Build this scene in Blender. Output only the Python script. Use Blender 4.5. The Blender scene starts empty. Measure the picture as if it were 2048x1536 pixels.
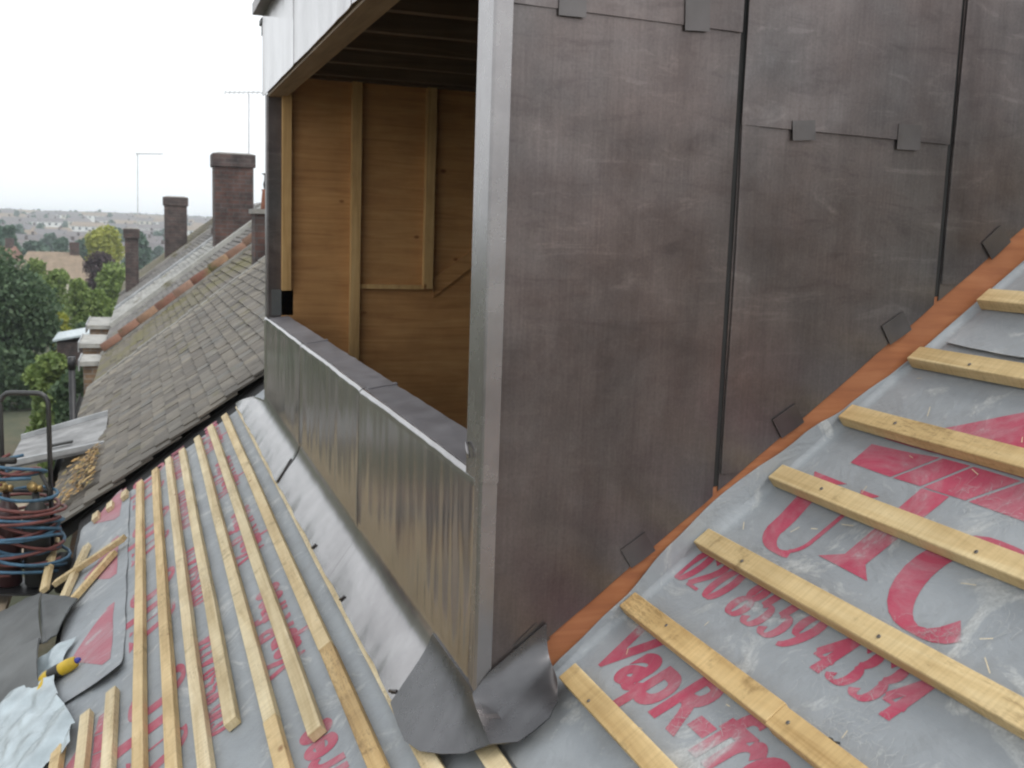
import bpy, bmesh, math, random
import numpy as np
from mathutils import Vector, Matrix, noise
random.seed(7)
R = math.radians
scene = bpy.context.scene
COL = scene.collection

# ------------------------------------------------------------------ camera
CAM = Vector((1.8261, -0.5922, 0.88))
RV = Vector((0.3276, 0.9442, 0.0331)).normalized()
UV_ = Vector((-0.1424, 0.0147, 0.9897)).normalized()
FV = Vector((-0.9340, 0.3289, -0.1392)).normalized()
FPX = 2120.14
cam_d = bpy.data.cameras.new('camera')
cam_d.sensor_width = 36.0
cam_d.lens = 36.0 * FPX / 2048.0
cam_d.clip_start = 0.05
cam_d.clip_end = 20000
cam_d.dof.use_dof = True
cam_d.dof.focus_distance = 2.6
cam_d.dof.aperture_fstop = 9.0
cam = bpy.data.objects.new('camera', cam_d)
COL.objects.link(cam)
cam.matrix_world = Matrix(((RV.x, UV_.x, -FV.x, CAM.x), (RV.y, UV_.y, -FV.y, CAM.y), (RV.z, UV_.z, -FV.z, CAM.z), (0, 0, 0, 1)))
scene.camera = cam

# ------------------------------------------------------------------ sky, sun, exposure
SUN_EL, SUN_AZ = R(55), R(55)          # high veiled sun behind the cloud
world = bpy.data.worlds.new('World')
scene.world = world
world.use_nodes = True
wn, wl = world.node_tree.nodes, world.node_tree.links
wn.clear()
wo = wn.new('ShaderNodeOutputWorld')
bg = wn.new('ShaderNodeBackground')
sky = wn.new('ShaderNodeTexSky')
sky.sky_type = 'NISHITA'
sky.sun_disc = False
sky.sun_elevation = SUN_EL
sky.sun_rotation = SUN_AZ
sky.dust_density = 4.0
sky.air_density = 1.0
sky.ozone_density = 1.0
hs = wn.new('ShaderNodeHueSaturation')   # cloud cover: the sky is nearly colourless
hs.inputs['Saturation'].default_value = 0.16
cl = wn.new('ShaderNodeMix'); cl.data_type = 'RGBA'
cl.inputs[0].default_value = 0.62
cl.inputs[7].default_value = (10.8, 11.2, 11.5, 1)
wl.new(sky.outputs[0], hs.inputs['Color'])
wl.new(hs.outputs[0], cl.inputs[6])
wl.new(cl.outputs[2], bg.inputs['Color'])
bg.inputs['Strength'].default_value = 0.15
wl.new(bg.outputs[0], wo.inputs['Surface'])

sun_d = bpy.data.lights.new('sun', 'SUN')
sun_d.energy = 1.0
sun_d.angle = R(14)
sun_d.color = (1.0, 0.96, 0.9)
sun = bpy.data.objects.new('sun', sun_d)
COL.objects.link(sun)
sd = Vector((math.cos(SUN_EL) * math.sin(SUN_AZ), math.cos(SUN_EL) * math.cos(SUN_AZ), math.sin(SUN_EL)))
sun.rotation_euler = sd.to_track_quat('Z', 'Y').to_euler()
sun.location = (0, 0, 60)

vs = scene.view_settings
vs.view_transform = 'Standard'
vs.look = 'None'
vs.exposure = 0.0
vs.gamma = 1.0
vs.use_curve_mapping = False
scene.render.engine = 'CYCLES'
scene.cycles.filter_width = 2.1
scene.cycles.max_bounces = 8

# ------------------------------------------------------------------ frames and helpers
TH = R(37.5725)
CT, ST, TT = math.cos(TH), math.sin(TH), math.tan(TH)
D = 0.0994                                # roof sheet passes this far below the dormer's front corner
W, S_, HD, TOP = 3.642, 0.4305, 1.515, 1.90


def RF(x, u, n):
    """roof frame: x along the eaves, u up the slope, n off the slope"""
    return Vector((x, u * CT - n * ST, u * ST + n * CT - D))


def PX(px, py, t):
    return CAM + t * (FV + RV * (px - 1024) / FPX - UV_ * (py - 768) / FPX)


def proj(P):
    d = P - CAM
    z = d.dot(FV)
    if z < 0.01:
        return (-9999, -9999, z)
    return (1024 + FPX * d.dot(RV) / z, 768 - FPX * d.dot(UV_) / z, z)


def mesh(name, verts, faces, mat=None, smooth=False):
    me = bpy.data.meshes.new(name)
    me.from_pydata([tuple(v) for v in verts], [], faces)
    me.update()
    if mat:
        me.materials.append(mat)
    if smooth:
        me.polygons.foreach_set('use_smooth', [True] * len(me.polygons))
    return me


def link(name, data, parent=None, M=None):
    o = bpy.data.objects.new(name, data)
    COL.objects.link(o)
    if parent:
        o.parent = parent
    if M is not None:
        o.matrix_local = M
    return o


def obj(name, verts, faces, mat, parent=None, smooth=False):
    """verts in world coordinates; a part's verts are moved into its thing's frame"""
    if parent is not None:
        off = root_off(parent)
        verts = [Vector(v) - off for v in verts]
    return link(name, mesh(name, verts, faces, mat, smooth), parent)


def root_off(p):
    o = Vector((0, 0, 0))
    while p is not None:
        o += p.location
        p = p.parent
    return o


def tag(o, label=None, cat=None, group=None, kind=None):
    if label: o['label'] = label
    if cat: o['category'] = cat
    if group: o['group'] = group
    if kind: o['kind'] = kind
    return o


def thing(name, label, cat, loc=(0, 0, 0), group=None):
    o = link(name, None)
    o.location = loc
    return tag(o, label, cat, group)


class MB:
    """collects geometry for one mesh"""
    def __init__(self):
        self.v, self.f = [], []

    def add(self, verts, faces):
        b = len(self.v)
        self.v += [Vector(v) for v in verts]
        self.f += [tuple(i + b for i in f) for f in faces]
        return self

    def hexa(self, c):          # 8 corners: bottom loop then top loop
        return self.add(c, [(0, 3, 2, 1), (4, 5, 6, 7), (0, 1, 5, 4), (1, 2, 6, 5), (2, 3, 7, 6), (3, 0, 4, 7)])

    def box(self, a, b):
        x0, y0, z0 = a; x1, y1, z1 = b
        return self.hexa([(x0, y0, z0), (x1, y0, z0), (x1, y1, z0), (x0, y1, z0), (x0, y0, z1), (x1, y0, z1), (x1, y1, z1), (x0, y1, z1)])

    def rbox(self, x0, x1, u0, u1, n0, n1):
        return self.hexa([RF(x0, u0, n0), RF(x1, u0, n0), RF(x1, u1, n0), RF(x0, u1, n0), RF(x0, u0, n1), RF(x1, u0, n1), RF(x1, u1, n1), RF(x0, u1, n1)])

    def tube(self, pts, r, seg=8, cap=True, taper=None):
        pts = [Vector(p) for p in pts]
        rings = []
        up = Vector((0.13, 0.21, 1)).normalized()
        for i, p in enumerate(pts):
            d = (pts[min(i + 1, len(pts) - 1)] - pts[max(i - 1, 0)])
            if d.length < 1e-9: d = Vector((0, 0, 1))
            d.normalize()
            a = d.cross(up)
            if a.length < 1e-3: a = d.cross(Vector((1, 0, 0)))
            a.normalize(); b = d.cross(a)
            rr = r if taper is None else taper[i]
            rings.append([p + (a * math.cos(2 * math.pi * k / seg) + b * math.sin(2 * math.pi * k / seg)) * rr for k in range(seg)])
        v = [q for ring in rings for q in ring]
        f = []
        for i in range(len(rings) - 1):
            for k in range(seg):
                f.append((i * seg + k, i * seg + (k + 1) % seg, (i + 1) * seg + (k + 1) % seg, (i + 1) * seg + k))
        if cap:
            f.append(tuple(range(seg - 1, -1, -1)))
            f.append(tuple((len(rings) - 1) * seg + k for k in range(seg)))
        return self.add(v, f)

    def grid(self, rows):
        n = len(rows[0])
        v = [p for r in rows for p in r]
        f = []
        for i in range(len(rows) - 1):
            for k in range(n - 1):
                f.append((i * n + k, i * n + k + 1, (i + 1) * n + k + 1, (i + 1) * n + k))
        return self.add(v, f)

    def build(self, name, mat, parent=None, smooth=False):
        return obj(name, self.v, self.f, mat, parent, smooth)


def sheet(rows, thick, name, mat, parent=None, flip=False):
    """a smooth grid given a real thickness"""
    m = MB().grid(rows)
    if flip:
        m.f = [tuple(reversed(f)) for f in m.f]
    o = m.build(name, mat, parent, True)
    md = o.modifiers.new('thickness', 'SOLIDIFY')
    md.thickness = thick
    md.offset = -1
    es = o.modifiers.new('crisp rim', 'EDGE_SPLIT'); es.split_angle = R(38)
    return o


def fbm(x, y, z=0.0, o=3):
    s, a = 0.0, 1.0
    for _ in range(o):
        s += a * noise.noise(Vector((x, y, z)))
        x *= 2.03; y *= 2.03; a *= 0.5
    return s


# ------------------------------------------------------------------ materials
def nt(name):
    m = bpy.data.materials.new(name)
    m.use_nodes = True
    t = m.node_tree
    return m, t.nodes, t.links, t.nodes['Principled BSDF']


def ramp(n, stops):
    r = n.new('ShaderNodeValToRGB')
    e = r.color_ramp.elements
    while len(e) > 1: e.remove(e[-1])
    e[0].position = stops[0][0]; e[0].color = (*stops[0][1], 1)
    for p, c in stops[1:]:
        k = e.new(p); k.color = (*c, 1)
    return r


def coords(n, l, scale=(1, 1, 1), src='Object', rot=(0, 0, 0)):
    tc = n.new('ShaderNodeTexCoord')
    mp = n.new('ShaderNodeMapping')
    mp.inputs['Scale'].default_value = scale
    mp.inputs['Rotation'].default_value = rot
    l.new(tc.outputs[src], mp.inputs[0])
    return mp.outputs[0]


def nz(n, l, vec, scale, detail=4, rough=0.55, dist=0.0):
    t = n.new('ShaderNodeTexNoise')
    t.inputs['Scale'].default_value = scale
    t.inputs['Detail'].default_value = detail
    t.inputs['Roughness'].default_value = rough
    t.inputs['Distortion'].default_value = dist
    l.new(vec, t.inputs['Vector'])
    return t.outputs[0]


def mix(n, l, fac, a, b, mode='MIX'):
    m = n.new('ShaderNodeMix'); m.data_type = 'RGBA'; m.blend_type = mode
    for s, v in ((0, fac), (6, a), (7, b)):
        if isinstance(v, (int, float)): m.inputs[s].default_value = v
        elif isinstance(v, tuple): m.inputs[s].default_value = (*v, 1)
        else: l.new(v, m.inputs[s])
    return m.outputs[2]


def bump(n, l, h, bsdf, strength=0.3, dist=0.01, prev=None):
    b = n.new('ShaderNodeBump')
    b.inputs['Strength'].default_value = strength
    b.inputs['Distance'].default_value = dist
    l.new(h, b.inputs['Height'])
    if prev is not None: l.new(prev, b.inputs['Normal'])
    l.new(b.outputs[0], bsdf.inputs['Normal'])
    return b.outputs[0]


def rnd(n, l):
    """random value per object and per loose piece"""
    oi = n.new('ShaderNodeObjectInfo'); g = n.new('ShaderNodeNewGeometry')
    a = n.new('ShaderNodeMath'); a.operation = 'ADD'
    l.new(oi.outputs['Random'], a.inputs[0]); l.new(g.outputs['Random Per Island'], a.inputs[1])
    f = n.new('ShaderNodeMath'); f.operation = 'FRACT'
    l.new(a.outputs[0], f.inputs[0])
    return f.outputs[0]


def simple(name, c, rough=0.7, metal=0.0, var=0.25, scale=8.0, bmp=0.15):
    m, n, l, b = nt(name)
    v = coords(n, l)
    f = nz(n, l, v, scale, 5)
    r = ramp(n, [(0.3, tuple(x * (1 - var) for x in c)), (0.7, tuple(min(1, x * (1 + var)) for x in c))])
    l.new(f, r.inputs[0])
    l.new(r.outputs[0], b.inputs['Base Color'])
    b.inputs['Roughness'].default_value = rough
    b.inputs['Metallic'].default_value = metal
    if bmp: bump(n, l, nz(n, l, v, scale * 4, 3), b, bmp, 0.005)
    return m


def lead_mat(name, lo, hi, rough, metal, streak_axis, bumps, con=0.12, smudge=0.0):
    m, n, l, b = nt(name)
    sc = {'z': (9, 9, 0.8), 'x': (1.0, 9, 9), 'y': (8, 1.2, 8)}[streak_axis]
    v = coords(n, l)
    vs_ = coords(n, l, sc)
    big = nz(n, l, v, 2.6, 5, 0.6, 0.6)
    st = nz(n, l, vs_, 2.0, 6, 0.65)
    mid = nz(n, l, v, 11.0, 5, 0.6)
    r1 = ramp(n, [(0.30, lo), (0.72, hi)])
    l.new(big, r1.inputs[0])
    r2 = ramp(n, [(0.3, (1 - con, 1 - con, 1 - con)), (0.7, (1 + con, 1 + con, 1 + con))])
    l.new(st, r2.inputs[0])
    c = mix(n, l, 0.8, r1.outputs[0], r2.outputs[0], 'MULTIPLY')
    r3 = ramp(n, [(0.35, (0.80, 0.79, 0.80)), (0.6, (1.05, 1.05, 1.05))])
    l.new(mid, r3.inputs[0])
    c = mix(n, l, 0.5, c, r3.outputs[0], 'MULTIPLY')
    if smudge:
        # handling marks: short pale and dark horizontal smears, mostly at arm height
        vh = coords(n, l, (1.0, 2.2, 9.0))
        hzn = nz(n, l, vh, 2.2, 8, 0.68, 0.8)
        rh = ramp(n, [(0.28, (1 - smudge, 1 - smudge * 1.05, 1 - smudge)), (0.46, (1, 1, 1)), (0.56, (1, 1, 1)), (0.72, (1 + smudge * 1.8, 1 + smudge * 1.8, 1 + smudge * 1.8))])
        l.new(hzn, rh.inputs[0])
        sep = n.new('ShaderNodeSeparateXYZ'); l.new(v, sep.inputs[0])
        band = n.new('ShaderNodeMapRange'); band.interpolation_type = 'SMOOTHSTEP'
        band.inputs['From Min'].default_value = 0.45; band.inputs['From Max'].default_value = 0.9
        band.inputs['To Min'].default_value = 0.25; band.inputs['To Max'].default_value = 1.0
        l.new(sep.outputs[2], band.inputs['Value'])
        c = mix(n, l, band.outputs[0], c, mix(n, l, 1.0, c, rh.outputs[0], 'MULTIPLY'))
        # fine rolling lines and dressing scratches
        vf = coords(n, l, (30, 55, 2.0))
        fr = nz(n, l, vf, 3.0, 5, 0.75)
        rfz = ramp(n, [(0.30, (0.80, 0.80, 0.80)), (0.5, (1, 1, 1)), (0.70, (1.20, 1.20, 1.20))])
        l.new(fr, rfz.inputs[0]); c = mix(n, l, 0.5, c, rfz.outputs[0], 'MULTIPLY')
        gsp = nz(n, l, v, 170, 3, 0.7)
        rg_ = ramp(n, [(0.3, (0.88, 0.88, 0.88)), (0.7, (1.12, 1.12, 1.12))])
        l.new(gsp, rg_.inputs[0]); c = mix(n, l, 0.8, c, rg_.outputs[0], 'MULTIPLY')
        # brownish patina in large soft areas
        bp = nz(n, l, v, 1.7, 4, 0.6)
        rbp = ramp(n, [(0.35, (1.10, 0.98, 0.94)), (0.65, (0.95, 1.0, 1.02))])
        l.new(bp, rbp.inputs[0]); c = mix(n, l, 1.0, c, rbp.outputs[0], 'MULTIPLY')
    l.new(c, b.inputs['Base Color'])
    b.inputs['Metallic'].default_value = metal
    rr = n.new('ShaderNodeMapRange')
    rr.inputs['To Min'].default_value = rough * 0.75; rr.inputs['To Max'].default_value = rough * 1.3
    l.new(mid, rr.inputs['Value']); l.new(rr.outputs[0], b.inputs['Roughness'])
    p = bump(n, l, nz(n, l, vs_, 1.2, 3), b, bumps[0], 0.02)
    p = bump(n, l, nz(n, l, v, 5.0, 3, 0.5), b, bumps[1], 0.03, p)
    bump(n, l, nz(n, l, v, 220.0, 2), b, 0.06, 0.002, p)
    return m


M = {}
M['lead_cheek'] = lead_mat('cheek lead', (0.100, 0.088, 0.086), (0.185, 0.172, 0.170), 0.33, 0.74, 'z', (0.05, 0.06), 0.10, 0.26)
M['lead_front'] = lead_mat('front lead', (0.30, 0.285, 0.285), (0.42, 0.405, 0.405), 0.16, 0.92, 'z', (0.05, 0.022), 0.06)
M['lead_apron'] = lead_mat('apron lead', (0.095, 0.094, 0.098), (0.165, 0.163, 0.168), 0.27, 0.85, 'y', (0.04, 0.03), 0.12)
M['lead_edge'] = lead_mat('corner lead', (0.28, 0.265, 0.265), (0.38, 0.365, 0.365), 0.26, 0.85, 'z', (0.04, 0.05), 0.06)
M['lead_sill'] = lead_mat('sill lead', (0.25, 0.235, 0.245), (0.36, 0.34, 0.355), 0.52, 0.55, 'y', (0.05, 0.06), 0.08)
M['lead_clip'] = lead_mat('clip lead', (0.095, 0.085, 0.083), (0.155, 0.145, 0.143), 0.34, 0.74, 'z', (0.05, 0.08), 0.08)


def wood(name, cols, axis='x', rough=0.65, knots=True, grain=1.0, tint=0.5, dirt=0.0):
    m, n, l, b = nt(name)
    sc = {'x': (1.0, 16, 16), 'y': (16, 1.0, 16), 'z': (16, 16, 1.0)}[axis]
    oi = n.new('ShaderNodeObjectInfo')
    tc = n.new('ShaderNodeTexCoord')
    ad = n.new('ShaderNodeVectorMath'); ad.operation = 'MULTIPLY_ADD'
    cmb = n.new('ShaderNodeCombineXYZ')
    for k in range(3): l.new(oi.outputs['Random'], cmb.inputs[k])
    l.new(cmb.outputs[0], ad.inputs[0]); ad.inputs[1].default_value = (7.3, 3.1, 5.7)
    l.new(tc.outputs['Object'], ad.inputs[2])
    mp = n.new('ShaderNodeMapping'); mp.inputs['Scale'].default_value = sc
    l.new(ad.outputs[0], mp.inputs[0])
    g = nz(n, l, mp.outputs[0], 1.6 * grain, 6, 0.6, 1.2)
    r = ramp(n, [(0.28, cols[0]), (0.5, cols[1]), (0.75, cols[2])])
    l.new(g, r.inputs[0])
    c = r.outputs[0]
    blot = nz(n, l, ad.outputs[0], 5.0, 4)
    rb = ramp(n, [(0.35, (0.80, 0.74, 0.66)), (0.62, (1.08, 1.05, 1.02))])
    l.new(blot, rb.inputs[0])
    c = mix(n, l, 0.7, c, rb.outputs[0], 'MULTIPLY')
    rt = ramp(n, [(0.0, (1.0, 0.80, 0.52)), (0.5, (1.0, 1.0, 1.0)), (1.0, (1.12, 1.12, 1.22))])
    l.new(rnd(n, l), rt.inputs[0])
    c = mix(n, l, tint, c, rt.outputs[0], 'MULTIPLY')
    if knots:
        mk = n.new('ShaderNodeMapping')
        mk.inputs['Scale'].default_value = {'x': (1, 1.6, 1.6), 'y': (1.6, 1, 1.6), 'z': (1.6, 1.6, 1)}[axis]
        l.new(ad.outputs[0], mk.inputs[0])
        vo = n.new('ShaderNodeTexVoronoi'); vo.inputs['Scale'].default_value = 4.2
        l.new(mk.outputs[0], vo.inputs['Vector'])
        rk = ramp(n, [(0.0, (0.22, 0.10, 0.04)), (0.045, (0.34, 0.18, 0.08)), (0.085, (1, 1, 1))])
        l.new(vo.outputs['Distance'], rk.inputs[0])
        c = mix(n, l, 0.85, c, rk.outputs[0], 'MULTIPLY')
    if dirt:
        dn = nz(n, l, ad.outputs[0], 9.0, 7, 0.72)
        rd = ramp(n, [(0.30, (0.42, 0.38, 0.32)), (0.42, (1, 1, 1))])
        l.new(dn, rd.inputs[0]); c = mix(n, l, dirt, c, rd.outputs[0], 'MULTIPLY')
        # saw marks across the face and dark flecks
        sw = n.new('ShaderNodeMapping'); sw.inputs['Scale'].default_value = (160, 8, 8)
        l.new(ad.outputs[0], sw.inputs[0])
        s1 = nz(n, l, sw.outputs[0], 1.0, 3, 0.6)
        r1 = ramp(n, [(0.32, (0.86, 0.85, 0.83)), (0.6, (1.04, 1.04, 1.04))])
        l.new(s1, r1.inputs[0]); c = mix(n, l, 0.8, c, r1.outputs[0], 'MULTIPLY')
        sf = n.new('ShaderNodeMapping'); sf.inputs['Scale'].default_value = (40, 200, 200)
        l.new(ad.outputs[0], sf.inputs[0])
        fl = nz(n, l, sf.outputs[0], 1.0, 4, 0.8)
        msk = nz(n, l, ad.outputs[0], 2.2, 2, 0.5)
        mm_ = n.new('ShaderNodeMath'); mm_.operation = 'MULTIPLY'; l.new(fl, mm_.inputs[0]); l.new(msk, mm_.inputs[1])
        r2_ = ramp(n, [(0.32, (1, 1, 1)), (0.40, (0.45, 0.41, 0.36))])
        l.new(mm_.outputs[0], r2_.inputs[0]); c = mix(n, l, 0.6, c, r2_.outputs[0], 'MULTIPLY')
    l.new(c, b.inputs['Base Color'])
    b.inputs['Roughness'].default_value = rough
    bump(n, l, g, b, 0.25, 0.002)
    return m


M['batten'] = wood('sawn batten', ((0.44, 0.31, 0.14), (0.61, 0.47, 0.25), (0.72, 0.60, 0.36)), dirt=0.9)
M['batten_pale'] = wood('pale sawn batten', ((0.50, 0.39, 0.21), (0.66, 0.55, 0.34), (0.76, 0.67, 0.46)), dirt=0.7)
M['batten_old'] = wood('weathered batten', ((0.30, 0.20, 0.09), (0.50, 0.36, 0.17), (0.60, 0.47, 0.26)), dirt=1.0)
M['ply'] = wood('plywood', ((0.38, 0.182, 0.062), (0.49, 0.255, 0.092), (0.57, 0.33, 0.135)), 'y', 0.6, True, 1.1, 0.2)
M['ply_edge'] = wood('orange plywood', ((0.25, 0.09, 0.04), (0.335, 0.13, 0.055), (0.40, 0.175, 0.08)), 'y', 0.6, False, 1.2, 0.2)
M['stud'] = wood('stud timber', ((0.40, 0.24, 0.09), (0.54, 0.345, 0.145), (0.62, 0.43, 0.20)), 'z', 0.6, True, 1.0, 0.2)
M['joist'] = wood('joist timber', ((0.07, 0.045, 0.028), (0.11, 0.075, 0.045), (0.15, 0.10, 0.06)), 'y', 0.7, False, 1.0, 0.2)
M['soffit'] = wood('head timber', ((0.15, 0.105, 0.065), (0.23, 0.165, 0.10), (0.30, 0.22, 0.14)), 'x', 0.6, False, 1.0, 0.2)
M['board'] = wood('scaffold board', ((0.17, 0.14, 0.10), (0.28, 0.23, 0.17), (0.36, 0.31, 0.24)), 'x', 0.8, False, 1.0, 0.3)

MEMB = (0.292, 0.314, 0.334)


def membrane_mat(name, red=None):
    m, n, l, b = nt(name)
    v = coords(n, l)
    big = nz(n, l, v, 3.2, 5, 0.6)
    r = ramp(n, [(0.3, tuple(x * 0.86 for x in MEMB)), (0.7, tuple(x * 1.12 for x in MEMB))])
    l.new(big, r.inputs[0])
    c = r.outputs[0]
    # scuffed places where the fleece has been walked into a paler fuzz
    sc = nz(n, l, v, 5.5, 7, 0.68, 1.4)
    rs = ramp(n, [(0.55, (0, 0, 0)), (0.62, (1, 1, 1))])
    l.new(sc, rs.inputs[0])
    fz = nz(n, l, v, 60.0, 6, 0.75, 2.0)
    rf = ramp(n, [(0.35, (0.31, 0.325, 0.33)), (0.65, (0.50, 0.515, 0.515))])
    l.new(fz, rf.inputs[0])
    if red:
        rr = ramp(n, [(0.35, tuple(x * 0.92 for x in red)), (0.75, tuple(min(1, x * 1.1) for x in red))])
        l.new(nz(n, l, v, 9, 4), rr.inputs[0])
        fade = ramp(n, [(0.42, (0.02, 0.02, 0.02)), (0.58, (0.28, 0.28, 0.28)), (0.67, (0.88, 0.88, 0.88))])
        l.new(sc, fade.inputs[0])
        c = mix(n, l, fade.outputs[0], rr.outputs[0], rf.outputs[0])
    else:
        c = mix(n, l, rs.outputs[0], c, rf.outputs[0])
        dirt = nz(n, l, v, 14, 6, 0.7)
        rd = ramp(n, [(0.25, (0.78, 0.77, 0.75)), (0.5, (1, 1, 1))])
        l.new(dirt, rd.inputs[0])
        c = mix(n, l, 0.7, c, rd.outputs[0], 'MULTIPLY')
    l.new(c, b.inputs['Base Color'])
    b.inputs['Roughness'].default_value = 0.62
    b.inputs['Sheen Weight'].default_value = 0.15
    p = bump(n, l, nz(n, l, v, 7.0, 6, 0.62, 0.8), b, 0.35, 0.02)
    p = bump(n, l, nz(n, l, v, 300, 2), b, 0.10, 0.002, p)
    bump(n, l, sc, b, 0.25, 0.02, p)
    return m


M['membrane'] = membrane_mat('breather membrane')
M['print'] = membrane_mat('red print on membrane', (0.42, 0.045, 0.095))
M['print_pale'] = membrane_mat('pale red print on membrane', (0.42, 0.11, 0.15))


def tile_mat(name, cols, moss=0.0, scale=6.0, obj_rand=True):
    m, n, l, b = nt(name)
    v = coords(n, l, src='Object')
    geo = n.new('ShaderNodeNewGeometry')
    r = ramp(n, [(i / (len(cols) - 1), c) for i, c in enumerate(cols)])
    l.new(rnd(n, l), r.inputs[0])
    f = nz(n, l, geo.outputs['Position'], scale, 6, 0.65)
    rf = ramp(n, [(0.3, (0.65, 0.65, 0.65)), (0.7, (1.25, 1.22, 1.18))])
    l.new(f, rf.inputs[0])
    c = mix(n, l, 0.8, r.outputs[0], rf.outputs[0], 'MULTIPLY')
    if moss:
        g = nz(n, l, geo.outputs['Position'], 2.2, 6, 0.7)
        rg = ramp(n, [(0.62 - moss, (0, 0, 0)), (0.72 - moss * 0.6, (1, 1, 1))])
        l.new(g, rg.inputs[0])
        c = mix(n, l, rg.outputs[0], c, (0.13, 0.115, 0.045))
    l.new(c, b.inputs['Base Color'])
    b.inputs['Roughness'].default_value = 0.8
    bump(n, l, nz(n, l, geo.outputs['Position'], 40, 4), b, 0.3, 0.01)
    return m


M['tile'] = tile_mat('weathered plain tile', [(0.095, 0.085, 0.075), (0.15, 0.135, 0.115), (0.125, 0.11, 0.092), (0.18, 0.16, 0.13), (0.14, 0.135, 0.125)], 0.04)
M['tile_verge'] = tile_mat('pale verge tile', [(0.24, 0.22, 0.18), (0.19, 0.175, 0.15), (0.28, 0.25, 0.20)], 0.05)
M['tile_moss'] = tile_mat('mossy tile', [(0.13, 0.115, 0.10), (0.16, 0.14, 0.12), (0.115, 0.10, 0.09)], 0.20)
M['tile_grey'] = tile_mat('grey tile', [(0.15, 0.14, 0.135), (0.19, 0.18, 0.17), (0.13, 0.125, 0.12)], 0.06)
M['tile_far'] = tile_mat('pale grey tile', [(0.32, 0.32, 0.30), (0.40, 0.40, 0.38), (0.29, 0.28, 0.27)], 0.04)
M['terracotta'] = tile_mat('terracotta coping', [(0.27, 0.105, 0.07), (0.26, 0.16, 0.11), (0.21, 0.085, 0.06), (0.28, 0.17, 0.10), (0.30, 0.18, 0.155)], 0.04)


def brick_mat(name, c1, c2, mortar, sc=1.0):
    m, n, l, b = nt(name)
    geo = n.new('ShaderNodeNewGeometry')
    # bricks laid round the vertical: use x+y for the running direction
    sx = n.new('ShaderNodeSeparateXYZ'); l.new(geo.outputs['Position'], sx.inputs[0])
    ad = n.new('ShaderNodeMath'); l.new(sx.outputs[0], ad.inputs[0]); l.new(sx.outputs[1], ad.inputs[1])
    cx = n.new('ShaderNodeCombineXYZ'); l.new(ad.outputs[0], cx.inputs[0]); l.new(sx.outputs[2], cx.inputs[1])
    t = n.new('ShaderNodeTexBrick')
    t.inputs['Scale'].default_value = 1.0 * sc
    t.inputs['Brick Width'].default_value = 0.225; t.inputs['Row Height'].default_value = 0.075
    t.inputs['Mortar Size'].default_value = 0.008
    t.inputs['Color1'].default_value = (*c1, 1); t.inputs['Color2'].default_value = (*c2, 1); t.inputs['Mortar'].default_value = (*mortar, 1)
    l.new(cx.outputs[0], t.inputs['Vector'])
    f = nz(n, l, geo.outputs['Position'], 3.5, 6, 0.7)
    rf = ramp(n, [(0.35, (0.35, 0.34, 0.36)), (0.65, (1.2, 1.15, 1.1))])
    l.new(f, rf.inputs[0])
    c = mix(n, l, 0.85, t.outputs[0], rf.outputs[0], 'MULTIPLY')
    l.new(c, b.inputs['Base Color'])
    b.inputs['Roughness'].default_value = 0.85
    bump(n, l, t.outputs[1], b, -0.4, 0.01)
    return m


M['brick'] = brick_mat('sooty chimney brick', (0.115, 0.06, 0.05), (0.07, 0.052, 0.05), (0.095, 0.088, 0.085))
M['brick_soot'] = brick_mat('blackened chimney brick', (0.11, 0.075, 0.07), (0.075, 0.06, 0.06), (0.11, 0.10, 0.095))
M['brick_wall'] = brick_mat('stock brick wall', (0.32, 0.22, 0.14), (0.24, 0.16, 0.10), (0.3, 0.28, 0.25))
M['felt'] = simple('old black underfelt', (0.018, 0.017, 0.017), 0.9)
M['dark_gap'] = simple('dark lap shade and core', (0.02, 0.02, 0.02), 0.9)  # near-black: painted shadow in the lead laps, also the cheek core
M['black_metal'] = simple('black painted steel', (0.03, 0.03, 0.032), 0.4, 0.3)
M['steel'] = simple('worn steel tube', (0.22, 0.21, 0.20), 0.35, 0.8)
M['dark_steel'] = simple('dark steel tube', (0.07, 0.07, 0.07), 0.35, 0.6)
M['rubber'] = simple('black rubber tyre', (0.022, 0.022, 0.022), 0.75)
M['hose_red'] = simple('red hose', (0.15, 0.05, 0.045), 0.6, 0, 0.35, 25)
M['hose_blue'] = simple('blue hose', (0.05, 0.12, 0.19), 0.6, 0, 0.35, 25)
M['brass'] = simple('brass fitting', (0.45, 0.32, 0.14), 0.35, 0.8)
M['maroon'] = simple('maroon cylinder paint', (0.045, 0.018, 0.018), 0.4)
M['slate_rubber'] = simple('dark grey sheet', (0.10, 0.105, 0.105), 0.55, 0, 0.35, 5)
M['yellow'] = simple('yellow plastic', (0.62, 0.42, 0.03), 0.42, 0, 0.15, 20)
M['blue_plastic'] = simple('blue plastic', (0.04, 0.05, 0.32), 0.4)
M['black_plastic'] = simple('black plastic', (0.03, 0.03, 0.028), 0.5)
M['plastic_sheet'] = simple('milky polythene', (0.43, 0.50, 0.53), 0.25, 0, 0.25, 9, 0.4)
M['grey_metal'] = simple('dull grey metal', (0.36, 0.37, 0.38), 0.5, 0.4, 0.3, 5)
M['grey_panel'] = simple('grey felt panel', (0.23, 0.23, 0.23), 0.7, 0, 0.35, 7)
M['white_paint'] = simple('white paint', (0.72, 0.72, 0.70), 0.55)
M['cream'] = simple('cream render', (0.60, 0.56, 0.46), 0.8)
M['render_w'] = simple('pale render', (0.62, 0.60, 0.58), 0.8)
M['far_roof'] = tile_mat('far roofs', [(0.135, 0.125, 0.13), (0.16, 0.14, 0.14), (0.145, 0.14, 0.15)], 0, 1.0)
M['brown_roof'] = tile_mat('brown roof', [(0.23, 0.18, 0.13), (0.26, 0.20, 0.15)], 0.03, 2.0)
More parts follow.
